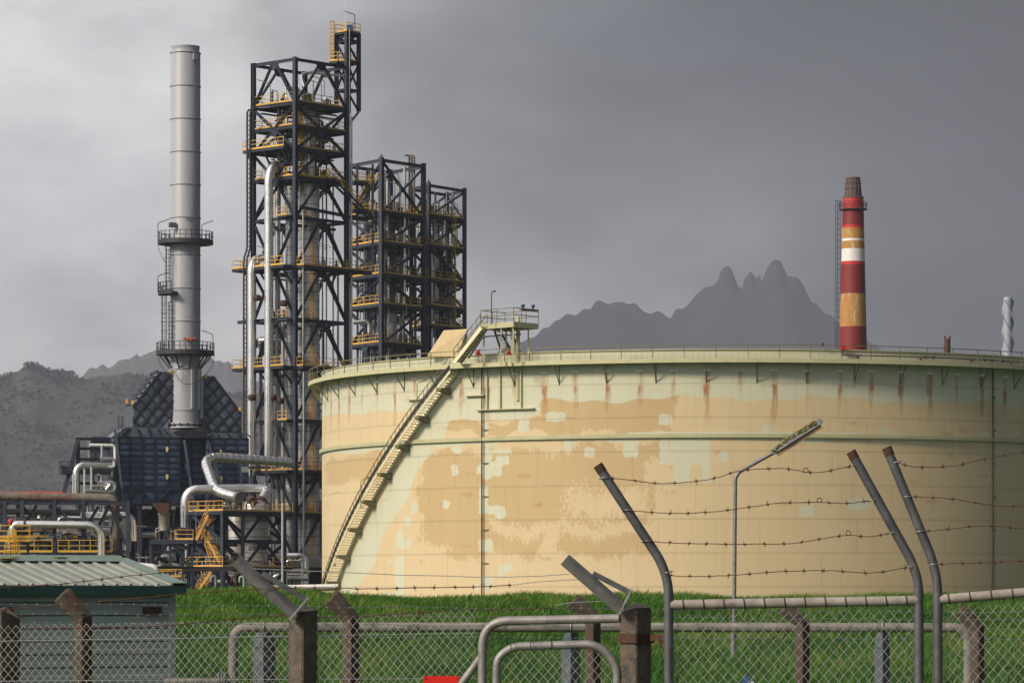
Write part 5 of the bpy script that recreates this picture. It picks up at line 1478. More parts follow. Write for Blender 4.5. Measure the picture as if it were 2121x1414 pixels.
# small dark service buildings and low pipe runs behind the bank
lb = thing('service_building', 'low grey concrete plinth and dark bays beneath the tallest tower', 'building', P(640, 1228, 446))
MB().prism([P(592, 1232, 446), P(604, 1232, 446), P(604, 1158, 446), P(592, 1158, 446)], (0, 3, 0)).build('pier', CONCG, lb)
MB().prism([P(604, 1158, 446), P(700, 1158, 446), P(700, 1174, 446), P(604, 1174, 446)], (0, 6, 0)).build('lintel', CONCG, lb)
MB().prism([P(612, 1232, 446.2), P(628, 1232, 446.2), P(628, 1174.5, 446.2), P(612, 1174.5, 446.2)], (0, 3, 0)).build('door_panel', GALVD, lb)
MB().prism([P(604, 1232, 452), P(700, 1232, 452), P(700, 1175, 452), P(604, 1175, 452)], (0, .3, 0)).build('back_wall', DARK, lb)
lp = thing('pipeline', 'pale pipeline lying along the ground behind the grass bank', 'pipe', P(600, 1215, 300))
MB().tube([P(548, 1217, 300), P(700, 1214, 300)], .22, n=14).build('pipe', WHITE, lp)
MB().tube([P(548, 1223, 299), P(700, 1221, 299)], .06, n=8).build('pipe', RUSTM, lp)
for px in (560, 602, 650): bar('pipe_stand', P(px, 1234, 300), P(px, 1220, 300), .25, .25, DARK, lp, 'box')
lp2 = thing('pipeline', 'white pipe on low supports just behind the shed roof', 'pipe', P(290, 1180, 250))
MB().tube(fillet([P(230, 1165, 250), P(318, 1173, 250), P(324, 1180, 250), P(326, 1215, 250)], .5), .2, n=12).build('pipe', WHITE, lp2)
for px in (250, 305): bar('pipe_stand', P(px, 1236, 250), P(px, 1177, 250), .2, .2, DARK, lp2, 'box')
yp = thing('loading_platform', 'small yellow railed platform between the shed roof and the stairs', 'platform', P(350, 1228, 330))
deck(yp, [P(325, 1208, 330), P(376, 1208, 330), P(376, 1208.3, 332), P(325, 1208.3, 332)], rails=(0, 1, 2, 3), edge=.3)
rail_run(yp, [P(325, 1207, 330), P(376, 1207, 330)], YEL, 1.25, .55)
for px in (327, 374): bar('post', P(px, 1234, 330.5), P(px, 1209, 330.5), .2, .2, NAVY, yp, 'i')
bar('beam', P(300, 1177, 340), P(480, 1178, 340), .3, .45, NAVY, yp, 'i')
for px in (308, 341, 400, 462): bar('post', P(px, 1234, 340), P(px, 1180, 340), .3, .3, NAVY, yp, 'i')
# tangle of pipework at ground level between furnace and exchangers
tg = thing('ground_pipework', 'dense low tangle of dark and silver process pipes behind the bank', 'pipework', P(420, 1228, 412))
random.seed(77)
for i in range(110):
    px = random.uniform(230, 600); py = random.uniform(1140, 1228); dd = random.uniform(408, 440); r = random.choice((.07, .1, .14, .2, .3)); L_ = random.uniform(15, 70)
    mm = random.choice((SILD, SILV, DARK, GALVD, RUSTP, NAVY))
    k = random.random()
    if k < .4: ipipe(tg, [P(px, 1232, dd), P(px, py - 20, dd)], r, mm, n=8, band=0)
    elif k < .7: ipipe(tg, [P(px, py, dd), P(px + L_, py, dd)], r, mm, n=8, band=0)
    else: ipipe(tg, [P(px, 1232, dd), P(px, py, dd), P(px + L_, py, dd), P(px + L_, 1232, dd)], r, mm, n=8, band=0)
for px, mm, lab, top in ((447, GALVD, 'grey gooseneck vent standing in the grass crest', 1192), (489, RUSTM, 'rust-brown gooseneck vent, thinner than the grey one', 1193), (505, mat('pale_green_pipe', (.2, .32, .28), (.3, .42, .37), .5), 'pale green gooseneck vent on the grass crest', 1193)):
    g_ = thing('gooseneck_vent', lab, 'vent', P(px, 1230, 120))
    dd = 120; s_ = 1 if px > 470 else 1
    pts = [P(px, 1232, dd), P(px, top + 8, dd)] + [P(px - 4.5 + 4.5 * math.cos(a), top + 6 - 6 * math.sin(a), dd) for a in np.linspace(.3, math.pi, 7)] + [P(px - 9, top + 12, dd)]
    MB().tube(pts, (3.2 if px < 460 else 2.2) * dd / FPX, n=10).build('vent_pipe', mm, g_)

# ------------------------------------------------------------------ striped chimney, spiral stack, rusty stub
CD = 590.0; cX = P(1767, 1240, CD)
ch = thing('striped_chimney', 'red and white banded chimney with rust showing, behind the tank', 'chimney', (cX.x, CD, GZ))
CRED = mat('chimney_red', (0.155, 0.008, 0.010), (0.24, 0.014, 0.016), .6, scale=.5, stretch=(1.5, 1.5, .2), rust=(0.10, 0.012, 0.012), rust_amt=.38)
CBRT = mat('chimney_bright_red', (0.46, 0.012, 0.010), (0.54, 0.02, 0.016), .55)
CWHT = mat('chimney_white', (0.66, 0.67, 0.70), (0.80, 0.80, 0.82), .55, scale=1.0)
COCH = mat('chimney_bare_rust', (0.36, 0.165, 0.035), (0.50, 0.27, 0.075), .75, scale=.9, stretch=(2, 2, .4), rust=(0.58, 0.56, 0.50), rust_amt=.40, rust_scale=.9)
CTOP = mat('chimney_rusty_cone', (0.075, 0.05, 0.045), (0.13, 0.095, 0.085), .8)
def rad_at(py): return (21.3 + (py - 408) / (718 - 408) * 7.2) * CD / FPX
bands = [(411, 434, CBRT), (434, 467, CRED), (467, 473, CBRT), (473, 495, COCH), (495, 500, CWHT), (500, 516, COCH), (516, 542, CWHT), (542, 549, CBRT), (549, 609, CRED), (609, 677, COCH), (677, 780, CRED), (780, 1000, COCH), (1000, 1240, CRED)]
for p0, p1, mm in bands:
    MB().lathe([(rad_at(p1), ZL(p1, CD)), (rad_at(p0), ZL(p0, CD))], 40, (cX.x, CD, 0), cap=False).build('painted_band', mm, ch)
MB().lathe([(rad_at(411) * 1.02, ZL(412, CD)), (rad_at(411) * 1.02, ZL(408, CD)), (17.6 * CD / FPX, ZL(407.5, CD)), (14.2 * CD / FPX, ZL(371, CD)), (15 * CD / FPX, ZL(370.5, CD)), (15 * CD / FPX, ZL(368, CD)), (13 * CD / FPX, ZL(368, CD))], 40, (cX.x, CD, 0), smooth=False).build('cone', CTOP, ch)
for i in range(14):
    a = 2 * math.pi * i / 14
    bar('cone_rib', V((cX.x + 1.40 * math.cos(a), CD + 1.40 * math.sin(a), ZL(407, CD))), V((cX.x + 1.14 * math.cos(a), CD + 1.14 * math.sin(a), ZL(371, CD))), .09, .09, CTOP, ch, 'box')
for py, r in ((380, 1.23), (391, 1.32)):
    MB().lathe([(r, ZL(py, CD) - .05), (r + .04, ZL(py, CD) - .05), (r + .04, ZL(py, CD) + .05), (r, ZL(py, CD) + .05)], 40, (cX.x, CD, 0), cap=False).build('cone_hoop', CTOP, ch)
rp_ = rad_at(434)
MB().lathe([(rp_, ZL(435, CD)), (rp_ + .55, ZL(435, CD)), (rp_ + .55, ZL(432.5, CD)), (rp_, ZL(432.5, CD))], 40, (cX.x, CD, 0), cap=False).build('gallery', CTOP, ch)
rail_run(ch, [V((cX.x + (rp_ + .5) * math.cos(a), CD + (rp_ + .5) * math.sin(a), ZL(433, CD))) for a in np.linspace(0, 2*math.pi, 17)[:-1]], DARK, 1.1, 1.2, False, .06, True)
ladder(ch, P(1736, 1236, CD), P(1738.5, 415, CD), (1, 0, 0), DARK, w=.5, out_=(-1, 0, 0), rung=.8)
for py in (500, 556, 622, 675):
    MB().beam(P(1737, py, CD), P(1767 - rad_at(py) * FPX / CD, py, CD), .1).build('ladder_stay', DARK, ch)
for p0 in range(440, 720, 9):
    pass
sD = 520.0; sX = P(2087.5, 1240, sD)
spx = thing('spiral_stack', 'slim white stack with spiral strakes at the right edge', 'chimney', (sX.x, sD, GZ))
rs_ = 9.3 * sD / FPX
MB().lathe([(rs_, GZ), (rs_, ZL(621, sD)), (rs_ * .93, ZL(616.5, sD)), (rs_ * .7, ZL(615, sD)), (rs_ * .6, ZL(615, sD))], 28, (sX.x, sD, 0)).build('shaft', mat('blue_grey_paint', (.24, .285, .36), (.31, .36, .44), .45), spx)
STRK = mat('strake_grey', (.22, .23, .26), (.32, .33, .36), .5)
for k in range(3):
    a0 = k * 2 * math.pi / 3; mb = MB(); n = 120
    for i in range(n + 1):
        z = ZL(1240, sD) + (ZL(622, sD) - ZL(1240, sD)) * i / n; a = a0 - z / 5.6 * 2 * math.pi / 1.6
        for r, dz in ((rs_ - .02, -.05), (rs_ + .22, -.05), (rs_ + .22, .05), (rs_ - .02, .05)):
            mb.v.append((sX.x + r * math.cos(a), sD + r * math.sin(a), z + dz))
    for i in range(n):
        for q in range(4): mb.f.append((i*4+q, i*4+(q+1) % 4, i*4+4+(q+1) % 4, i*4+4+q)); mb.sm.append(False)
    mb.build('strake', STRK, spx)
# rusty stub pipe on the far rim
sp0 = P(1962, 725, 340)
rsb = thing('rusty_stub', 'short rusty stump of pipe with jagged top above the rim', 'vent', sp0)
mb = MB(); n = 14; prof = [(.30, -2.0), (.29, .1), (.34, .45), (.27, .7), (.30, .95), (.26, 1.1)]
for j, (r, z) in enumerate(prof):
    for k in range(n):
        a = 2 * math.pi * k / n
        jz = (.22 * abs(math.cos(a)) ** 4 if j == len(prof) - 1 else 0); rr = r * (1 + .16 * mnoise.noise(V((math.cos(a) * 2, math.sin(a) * 2, z * 3))))
        mb.v.append((sp0.x + rr * math.cos(a), sp0.y + rr * math.sin(a), sp0.z + z + jz))
for j in range(len(prof) - 1):
    for k in range(n): mb.f.append((j*n+k, j*n+(k+1) % n, (j+1)*n+(k+1) % n, (j+1)*n+k)); mb.sm.append(True)
mb.build('stub_pipe', RUSTM, rsb)
for a in (0, math.pi):
    MB().box(sp0 + V((.24 * math.cos(a), -.1, 1.25)), .14, .14, .2).build('lug', RUSTM, rsb)
bar('stub_post', sp0 + V((0, 0, -18)), sp0 + V((0, 0, -1.5)), .4, .4, RUSTM, rsb, 'cyl10')
# ------------------------------------------------------------------ shed
SHA = R(29); wl = V((-math.cos(SHA), -math.sin(SHA), 0)); wn = V((math.sin(SHA), -math.cos(SHA), 0)); wb = -wn
S0 = P(357, 1240, 50); S0.z = 0
SHL, SHW = 4.6, 4.0
ZE = ZL(1213, 50); ZR = ZL(1160, 51) 
shed = thing('shed', 'small green steel shed with a ribbed roof behind the fences', 'shed', S0)
def shp(l, b_, z): q = S0 + wl * l + wb * b_; return V((q.x, q.y, z))
MB().prism([shp(.02, .02, -.1), shp(SHL - .02, .02, -.1), shp(SHL - .02, SHW - .02, -.1), shp(.02, SHW - .02, -.1)], (0, 0, ZE + .05)).build('wall_core', DARK, shed)
nb = 12; hb = (ZE - 0.05) / nb
for i in range(nb):
    z0 = .0 + i * hb
    for a, b_, nn in ((shp(0, 0, 0), shp(SHL, 0, 0), wn), (shp(0, SHW, 0), shp(0, 0, 0), -wl)):
        a2, b2 = V((a.x, a.y, z0)), V((b_.x, b_.y, z0))
        mb = MB()
        prof = [(0.004, 0.004), (0.024, 0.008), (0.024, hb * .30), (0.016, hb * .42), (0.018, hb * .9), (0.005, hb - .004)]
        for p in (a2, b2):
            for o_, h_ in prof: mb.v.append(tuple(p + nn * o_ + UP * h_))
        k = len(prof)
        for j in range(k - 1): mb.f.append((j, j + 1, k + j + 1, k + j)); mb.sm.append(False)
        mb.f += [tuple(range(k)), tuple(range(2*k - 1, k - 1, -1))]; mb.sm += [False]*2
        mb.build('cladding_board', TEAL, shed)
MB().prism([shp(-.03, -.035, -.05), shp(.06, -.035, -.05), shp(.06, .03, -.05), shp(-.03, .03, -.05)], (0, 0, ZE)).build('corner_trim', TEAL, shed)
OV = .10
MB().prism([shp(-.16, -OV - .02, ZE - .125), shp(SHL + .1, -OV - .02, ZE - .125), shp(SHL + .1, -OV + .02, ZE - .125), shp(-.16, -OV + .02, ZE - .125)], (0, 0, .125)).build('fascia', FASC, shed)
MB().prism([shp(-.12, -OV + .02, ZE - .12), shp(SHL + .1, -OV + .02, ZE - .12), shp(SHL + .1, .0, ZE - .12), shp(-.12, .0, ZE - .12)], (0, 0, .02)).build('soffit', FASC, shed)
def roofp(l, b_, up=0.0):
    t = (b_ + OV) / (SHW / 2 + OV)
    if t > 1: t = 2 - t
    return shp(l, b_, ZE + .005 + (ZR - ZE) * t + up)
cov = .205
for i in range(22):
    l0 = .02 + i * cov
    for (b0, b1) in ((-OV, SHW / 2), (SHW + OV, SHW / 2)):
        mb = MB()
        for bb in (b0, b1):
            for dl, u in ((0, 0), (.012, .028), (.04, .028), (.055, 0), (.125, .004), (cov - .002, 0)):
                mb.v.append(tuple(roofp(l0 + dl, bb, u)))
        for j in range(5): mb.f.append((j, j + 1, 7 + j, 6 + j)); mb.sm.append(False)
        mb.f.append((5, 4, 3, 2, 1, 0)); mb.sm.append(False)
        mb.build('roof_sheet', ROOF, shed)
MB().prism([roofp(-.17, -OV, .03), roofp(.03, -OV, .03), roofp(.03, SHW / 2, .03), roofp(-.17, SHW / 2, .03)], (0, 0, .012)).build('verge_flashing', ROOFR, shed)
MB().prism([roofp(-.17, -OV, -.1), roofp(-.17, SHW / 2, -.1), roofp(-.17, SHW / 2, .03), roofp(-.17, -OV, .03)], wl * .02).build('barge_board', FASC, shed)
rc = MB()
for l in (-.06, SHL + .1):
    for b_, u in ((SHW / 2 - .28, .035), (SHW / 2, .075), (SHW / 2 + .28, .035), (SHW / 2, .05)):
        rc.v.append(tuple(roofp(l, b_, u)))
rc.f += [(0, 1, 5, 4), (1, 2, 6, 5), (3, 0, 4, 7), (2, 3, 7, 6), (0, 3, 2, 1), (4, 5, 6, 7)]; rc.sm += [False] * 6
rc.build('ridge_capping', ROOFR, shed)
MB().box(roofp(SHL * .5, SHW / 2 - .1, .07) , .0 + .28, .22, .03, SHA).build('lichen_patch', LICH, shed)
for l, b_ in ((1.7, 1.85), (1.78, 1.78), (.95, 1.9)):
    mb = MB(); c = roofp(l, b_, .052); n = 11
    mb.prism([c + V((math.cos(a) * .11 * (1 + .4 * math.sin(a * 3 + l)), math.sin(a) * .06, 0)) for a in np.linspace(0, 2*math.pi, n + 1)[:-1]], (0, 0, .012)).build('lichen_patch', LICH, shed)
for l in (.16, 2.35):
    z = ZL(1264, 50); v0 = shp(l, -.03, z)
    MB().beam(shp(l + .02, -.03, z), shp(l + .30, -.03, z), .02, .115).build('vent_backing', RUSTM, shed)
    for k in range(4):
        MB().beam(shp(l + .02, -.047, z - .045 + k * .03), shp(l + .30, -.047, z - .045 + k * .03), .02, .012).build('vent_louvre', CONCB, shed)

# ------------------------------------------------------------------ fences
def chain_link(parent, a, b_, ztop_a, ztop_b, zbot, cw, ch_, r, m):
    """woven diamond mesh between plan points a and b"""
    a, b_ = V((a[0], a[1], 0)), V((b_[0], b_[1], 0))
    L = (b_ - a).length; u = (b_ - a) / L; nrm = V((u.y, -u.x, 0))
    nw = int(L / (cw / 2)); 
    verts, faces = [], []
    rng_ = np.random.default_rng(int(L * 1000))
    for i in range(nw):
        t = i / nw; zt = ztop_a + (ztop_b - ztop_a) * t + 0.01
        npt = int((zt - zbot) / (ch_ / 2)) + 1
        if i % 2: zt -= 0.0
        k = np.arange(npt)
        x = (i + ((k + i) % 2)) * cw / 2 + rng_.normal(0, cw * .02, npt)
        z = zt - k * ch_ / 2
        off = np.where((k + i) % 2 == 0, r, -r) * 0.9
        c = np.stack([a.x + u.x * x + nrm.x * off, a.y + u.y * x + nrm.y * off, z], -1)
        base = len(verts)
        # three-sided wire, section set across the fence plane
        ring_ = np.array([[u.x, u.y, 0], [-u.x * .5 + nrm.x * .87, -u.y * .5 + nrm.y * .87, 0.0], [-u.x * .5 - nrm.x * .87, -u.y * .5 - nrm.y * .87, 0.0]]) * r * 1.25
        vv = (c[:, None, :] + ring_[None]).reshape(-1, 3)
        verts += vv.tolist()
        for j in range(npt - 1):
            q = base + j * 3
            faces += [(q, q + 1, q + 4, q + 3), (q + 1, q + 2, q + 5, q + 4), (q + 2, q, q + 3, q + 5)]
    me = bpy.data.meshes.new('chain_link_mesh'); me.from_pydata(verts, [], faces)
    me.polygons.foreach_set('use_smooth', [True] * len(me.polygons)); me.materials.append(m)
    return link(bpy.data.objects.new('chain_link_mesh', me), parent)
def catmull(pts, n=6):
    pts = [V(p) for p in pts]; q = [pts[0] * 2 - pts[1]] + pts + [pts[-1] * 2 - pts[-2]]; o_ = []
    for i in range(1, len(q) - 2):
        for k in range(n):
            t = k / n; p0, p1, p2, p3 = q[i-1], q[i], q[i+1], q[i+2]
            o_.append(.5 * ((2*p1) + (p2 - p0)*t + (2*p0 - 5*p1 + 4*p2 - p3)*t*t + (3*p1 - p0 - 3*p2 + p3)*t*t*t))
    o_.append(pts[-1]); return o_
BWIRE = mat('rusty_barbed_wire', (0.045, 0.018, 0.012), (0.11, 0.045, 0.028), .8, scale=20)
GWIRE = mat('galvanised_wire', (0.32, 0.33, 0.35), (0.48, 0.49, 0.51), .4, metal=.5, scale=15)
MESHW = mat('galvanised_mesh_wire', (0.42, 0.42, 0.435), (0.60, 0.60, 0.61), .45, metal=.4, scale=12)
MESHB = mat('blue_green_mesh_wire', (0.05, 0.095, 0.10), (0.10, 0.16, 0.17), .5, metal=.3, scale=12)
def barbed(parent, pts, r=.0031, m=BWIRE, barbs=True, step=.145, bl=.03, seed=0, name='barbed_wire'):
    pp = catmull(pts); rs = random.Random(seed)
    pp = [p + V((0, rs.uniform(-.003, .003), rs.uniform(-.0022, .0022))) for p in pp]
    mb = MB(); mb.tube(pp, r, n=5)
    if barbs:
        acc = 0; nxt = .06
        for a, b_ in zip(pp[:-1], pp[1:]):
            L = (b_ - a).length
            while nxt < acc + L:
                q = a.lerp(b_, (nxt - acc) / L); t = (b_ - a).normalized()
                mb.tube([q - t * .012, q + t * .012], r * 2.0, n=5)
                for k in range(2):
                    d = V((rs.uniform(-.6, .6), rs.uniform(-.5, .5), rs.choice((-1, 1)) * 1.0)).normalized() * bl * rs.uniform(.7, 1.1)
                    mb.tube([q - d * .6, q + d], [r * .8, r * .3], n=4)
                nxt += step * rs.uniform(.85, 1.15)
            acc += L
    return mb.build(name, m, parent)
PIPEM = mat('gate_pipe_galvanised', (0.17, 0.165, 0.175), (0.33, 0.32, 0.325), .5, metal=.3, scale=10, rust=(0.15, 0.06, 0.025), rust_amt=.33, rust_scale=5, bump=.1, bump_scale=60)
DPIPE = mat('dark_gate_pipe', (0.055, 0.06, 0.072), (0.14, 0.145, 0.165), .5, metal=.3, scale=6, rust=(0.16, 0.15, 0.15), rust_amt=.40, rust_scale=4, bump=.12, bump_scale=60)
PALE = mat('chalky_rail_pipe', (0.20, 0.18, 0.165), (0.44, 0.40, 0.375), .6, scale=8, rust=(0.13, 0.08, 0.06), rust_amt=.38, rust_scale=5)
FD1 = 27.0
fence = thing('security_fence', 'front chain-link fence on thick concrete posts with galvanised arms', 'fence', P(640, 1240, FD1) * 1.0)
def sq_post(parent, px, d, w, pyt, m, nm='post'):
    """square concrete post set cornerwise, head cut to a slope; w: half diagonal in metres; pyt: heights of left, front, right, back corners"""
    c = P(px, 1240, d); c.z = 0
    cs = [c + V((-w, 0, 0)), c + V((0, -w, 0)), c + V((w, 0, 0)), c + V((0, w, 0))]
    mb = MB(); bev = .012
    ring_ = []
    for i in range(4):
        p, pr, nx = cs[i], cs[i-1], cs[(i+1) % 4]
        ring_ += [(p + (pr - p).normalized() * bev, i), (p + (nx - p).normalized() * bev, i)]
    n = len(ring_); zs = [-.3, .5, 1.0, 1.4, 1.6]
    rs = random.Random(px)
    for z in zs: mb.v += [(q.x + rs.uniform(-.002, .002), q.y + rs.uniform(-.002, .002), z) for q, _ in ring_]
    mb.v += [(q.x, q.y, ZL(pyt[i], d)) for q, i in ring_]
    for j in range(len(zs)):
        for k in range(n): mb.f.append((j*n+k, j*n+(k+1) % n, (j+1)*n+(k+1) % n, (j+1)*n+k)); mb.sm.append(False)
    cz = sum(ZL(p, d) for p in pyt) / 4
    mb.v.append((c.x, c.y, cz + .006)); t = len(mb.v) - 1; b0 = len(zs) * n
    for k in range(n): mb.f.append((b0 + k, b0 + (k+1) % n, t)); mb.sm.append(False)
    return mb.build(nm, m, parent)
w1 = 32 * FD1 / FPX
pA = sq_post(fence, 628, FD1, w1, (1274, 1266, 1262, 1253), CONC)
pB = sq_post(fence, 1316.5, 26.5, 34 * 26.5 / FPX, (1268, 1258, 1258, 1246), CONC)
pL = sq_post(fence, 6, 28.0, 37 * 28 / FPX, (1272, 1262, 1280, 1256), CONC)
def arm(parent, foot, tip, br0, br1, plate0, plate1, d):
    f, t = P(*foot, d - .14), P(*tip, d - .14)
    ax = (t - f).normalized(); sd = V((0, -1, 0)); u = ax.cross(sd).normalized(); sd, u = sd * math.cos(.6) - u * math.sin(.6), u * math.cos(.6) + sd * math.sin(.6)
    w = .032; th = .005
    # open-ended square tube: four walls
    ar = MB()
    for o_, wv, hv in ((u * w, sd * w, u * th), (-u * w, sd * w, u * th), (sd * w, u * (w - th), sd * th), (-sd * w, u * (w - th), sd * th)):
        a = [f + o_ - wv - hv, f + o_ + wv - hv, f + o_ + wv + hv, f + o_ - wv + hv]
        ar.hexa(a, [q + (t - f) for q in a])
    am = ar.build('arm', GALVD, parent)
    a, b_ = P(*br0, d - .14), P(*br1, d - .14)
    MB().beam(a, b_, .04, .04, up=(0, -1, 0)).build('arm_stay', DPIPE, parent)
    a, b_ = P(*plate0, d - .14), P(*plate1, d - .14)
    MB().beam(a, b_, .10, .012, up=(a - f).normalized()).build('arm_plate', GALV, parent)
    q = P((plate0[0] * .8 + plate1[0] * .2) + 4, (plate0[1] * .8 + plate1[1] * .2), d - .17)
    MB().lathe([(.016, -.012), (.016, .012)], 6, q).build('bolt', GALV, parent)
arm(pA, (612, 1272), (489, 1160), (636, 1243), (543, 1186), (600, 1283), (640, 1236), FD1)
arm(pB, (1290, 1262), (1170, 1158), (1308, 1228), (1228, 1187), (1282, 1272), (1309, 1218), 26.5)
def fd(px): return FD1 + (628 - px) * .0007
chain_link(fence, P(-80, 1, fd(-80)), P(628, 1, FD1), ZL(1299, 27.5), ZL(1283, 27), .05, .062, .074, .0026, MESHW)
chain_link(fence, P(630, 1, FD1), P(992, 1, 26.8), ZL(1283, 27), ZL(1264, 26.8), .05, .062, .074, .0026, MESHW)
def strand(parent, pts, d, **k): return barbed(parent, [P(x_, y_, d) for x_, y_ in pts], **k)
strand(fence, [(-80, 1222), (0, 1216), (120, 1209), (240, 1195), (330, 1186), (420, 1178), (505, 1176)], 26.85, seed=1)
strand(fence, [(505, 1176), (660, 1183), (830, 1190), (1000, 1194), (1100, 1193), (1180, 1188)], 26.85, m=GWIRE, barbs=False, r=.003, name='plain_wire')
strand(fence, [(-80, 1270), (0, 1262), (110, 1254), (210, 1245), (330, 1234), (420, 1226), (560, 1218), (680, 1216), (760, 1219), (900, 1216), (1000, 1214), (1060, 1211)], 26.8, seed=2)
strand(fence, [(1060, 1211), (1100, 1206), (1150, 1202), (1220, 1199)], 26.7, m=GWIRE, barbs=False, r=.003, name='plain_wire')
strand(fence, [(-80, 1306), (0, 1303), (150, 1300), (300, 1297), (400, 1290), (470, 1283), (560, 1275), (600, 1272)], 26.8, seed=3)
strand(fence, [(660, 1276), (720, 1278), (800, 1272), (900, 1266), (1000, 1262), (1150, 1258)], 26.85, seed=4)
strand(fence, [(1150, 1254), (1180, 1248), (1270, 1244)], 26.7, m=GWIRE, barbs=False, r=.003, name='plain_wire')
for y0, y1 in ((1328, 1310), (1410, 1404)):
    strand(fence, [(-80, y0), (300, (y0*2+y1)/3), (992, y1)], 27.02, m=GWIRE, barbs=False, r=.0026, name='line_wire')
# rusty clamp round the gate post
cB = P(1316.5, 1321, 26.5); wB = 38 * 26.5 / FPX
cl_ = MB()
cs = [cB + V((-wB, 0, 0)), cB + V((0, -wB, 0)), cB + V((wB, 0, 0)), cB + V((0, wB, 0))]
for i in range(4): cl_.beam(cs[i], cs[(i+1) % 4], .012, .068)
cl_.build('hinge_clamp', RUSTM, pB)
MB().beam(P(1350, 1320, 26.45), P(1386, 1319, 26.2), .03, .05).beam(P(1369, 1316, 26.3), P(1369, 1342, 26.3), .022).build('hinge_pin', RUSTM, pB)

sr = thing('gate_surround', 'bent grey pipe hoop fixed to the right-hand concrete post', 'gate frame', P(998, 1700, 26.7))
MB().tube(fillet([P(999, 1790, 26.7), P(999, 1286, 26.7), P(1283, 1280, 26.5)], .20, 10), 9.2 * 26.7 / FPX, n=16).build('hoop', PIPEM, sr)
MB().tube([P(930, 1452, 26.78), P(996, 1360, 26.72)], .028, n=12).build('raking_stay', PIPEM, sr)
pg = thing('pedestrian_gate', 'low arched pipe gate with mesh inside the pipe hoop', 'gate', P(1150, 1780, 26.55))
MB().tube(fillet([P(1022, 1770, 26.6), P(1029, 1362, 26.6), P(1062, 1338, 26.6), P(1238, 1333, 26.5), P(1278, 1372, 26.5), P(1281, 1770, 26.5)], .14, 8), 8.6 * 26.6 / FPX, n=16).build('frame', PIPEM, pg)
for px in (1058, 1099, 1142, 1187, 1232):
    MB().tube([P(px, 1335.5, 26.55) + V((0, .036 * math.cos(a), .036 * math.sin(a))) for a in np.linspace(0, 2*math.pi, 13)[:-1]], .003, n=4, closed=True).build('wire_tie', BLACK, pg)
chain_link(pg, P(1040, 1, 26.6), P(1270, 1, 26.5), ZL(1349, 26.6), ZL(1346, 26.5), .05, .068, .078, .0026, MESHW)
sg = thing('warning_sign', 'plain red plate on the front mesh at the bottom', 'sign', P(914, 1470, 26.85))
SIGN = mat('bright_red_sign', (0.62, 0.012, 0.008), (0.68, 0.016, 0.01), .4)
MB().box(P(914, 1436, 26.78), 75 * 26.78 / FPX, .004, 74 * 26.78 / FPX).build('plate', SIGN, sg)
for px in (881, 948):
    MB().lathe([(.006, -.004), (.006, .004)], 8, P(px, 1404, 26.77)).build('screw', RUSTM, sg)
def gate_leaf(label, stiles, rail, strands, mesh_x, mesh_y, base, ties):
    g_ = thing('gate_leaf', label, 'gate', base)
    for pts in stiles:
        pp = fillet([P(x_, y_, 26.2) for x_, y_ in pts], .25, 8)
        s_ = MB().tube(pp, 9.8 * 26.2 / FPX, n=16).build('stile', DPIPE, g_)
        e0, e1_ = pp[-1], pp[-1] + (pp[-2] - pp[-1]).normalized() * .055
        MB().tube([e0 + (e0 - e1_) * .12, e1_], 10.4 * 26.2 / FPX, n=16).build('end_cap', RUSTM, s_)
    a, b_ = rail
    MB().tube([P(*a, 26.2), P(*b_, 26.2)], 10.2 * 26.2 / FPX, n=16).build('top_rail', PALE, g_)
    for px in ties:
        py = a[1] + (b_[1] - a[1]) * (px - a[0]) / (b_[0] - a[0])
        MB().tube([P(px + 2 * math.cos(ang + 1), py, 26.2) + V((0, .0385 * math.cos(ang), .0385 * math.sin(ang))) for ang in np.linspace(0, 2*math.pi, 13)[:-1]], .0042, n=5, closed=True).build('wire_tie', BLACK, g_)
    for i, pts in enumerate(strands):
        strand(g_, pts, 26.16, seed=hash(label) % 97 + i if False else len(label) + i)
        for px_, py_ in (pts[0], pts[-1]):
            if 1200 < px_ < 2100:
                q = P(px_ + (9 if (px_ == pts[0][0] and px_ < 1400 and i) else 0), py_, 26.2)
                MB().tube([q + V((.036 * math.cos(a), .042 * math.sin(a), .010 * math.cos(a) + .004 * math.sin(2 * a))) for a in np.linspace(0, 2 * math.pi, 15)[:-1]], .0032, n=5, closed=True).build('tie_wire', GWIRE, g_)
        if px_ < 2100 and i < 3:
            q = P(*pts[-3], 26.15) + V((-.01, 0, .016))
            MB().tube([q + V((.017 * math.cos(a), .004 * math.sin(3 * a), .017 * math.sin(a))) for a in np.linspace(0, 2 * math.pi, 13)[:-1]], .0034, n=5, closed=True).build('wire_loop', BWIRE, g_)
    chain_link(g_, P(mesh_x[0], 1, 26.22), P(mesh_x[1], 1, 26.22), ZL(mesh_y[0], 26.2), ZL(mesh_y[1], 26.2), .12, .073, .085, .0027, MESHW)
    return g_
leaf1 = [[(1252, 989), (1300, 993), (1360, 1001), (1400, 1000), (1450, 995), (1490, 988), (1522, 977), (1570, 971), (1620, 970), (1652, 974), (1672, 978), (1710, 976), (1762, 965)],
         [(1290, 1056), (1350, 1060), (1400, 1063), (1450, 1061), (1500, 1057), (1560, 1049), (1620, 1041), (1700, 1040), (1760, 1042), (1806, 1035)],
         [(1330, 1120), (1400, 1124), (1500, 1126), (1590, 1126), (1650, 1124), (1720, 1112), (1760, 1108), (1800, 1111), (1846, 1103)],
         [(1374, 1185), (1395, 1192), (1450, 1193), (1530, 1190), (1600, 1184), (1680, 1181), (1740, 1182), (1790, 1186), (1830, 1183), (1884, 1173)]]
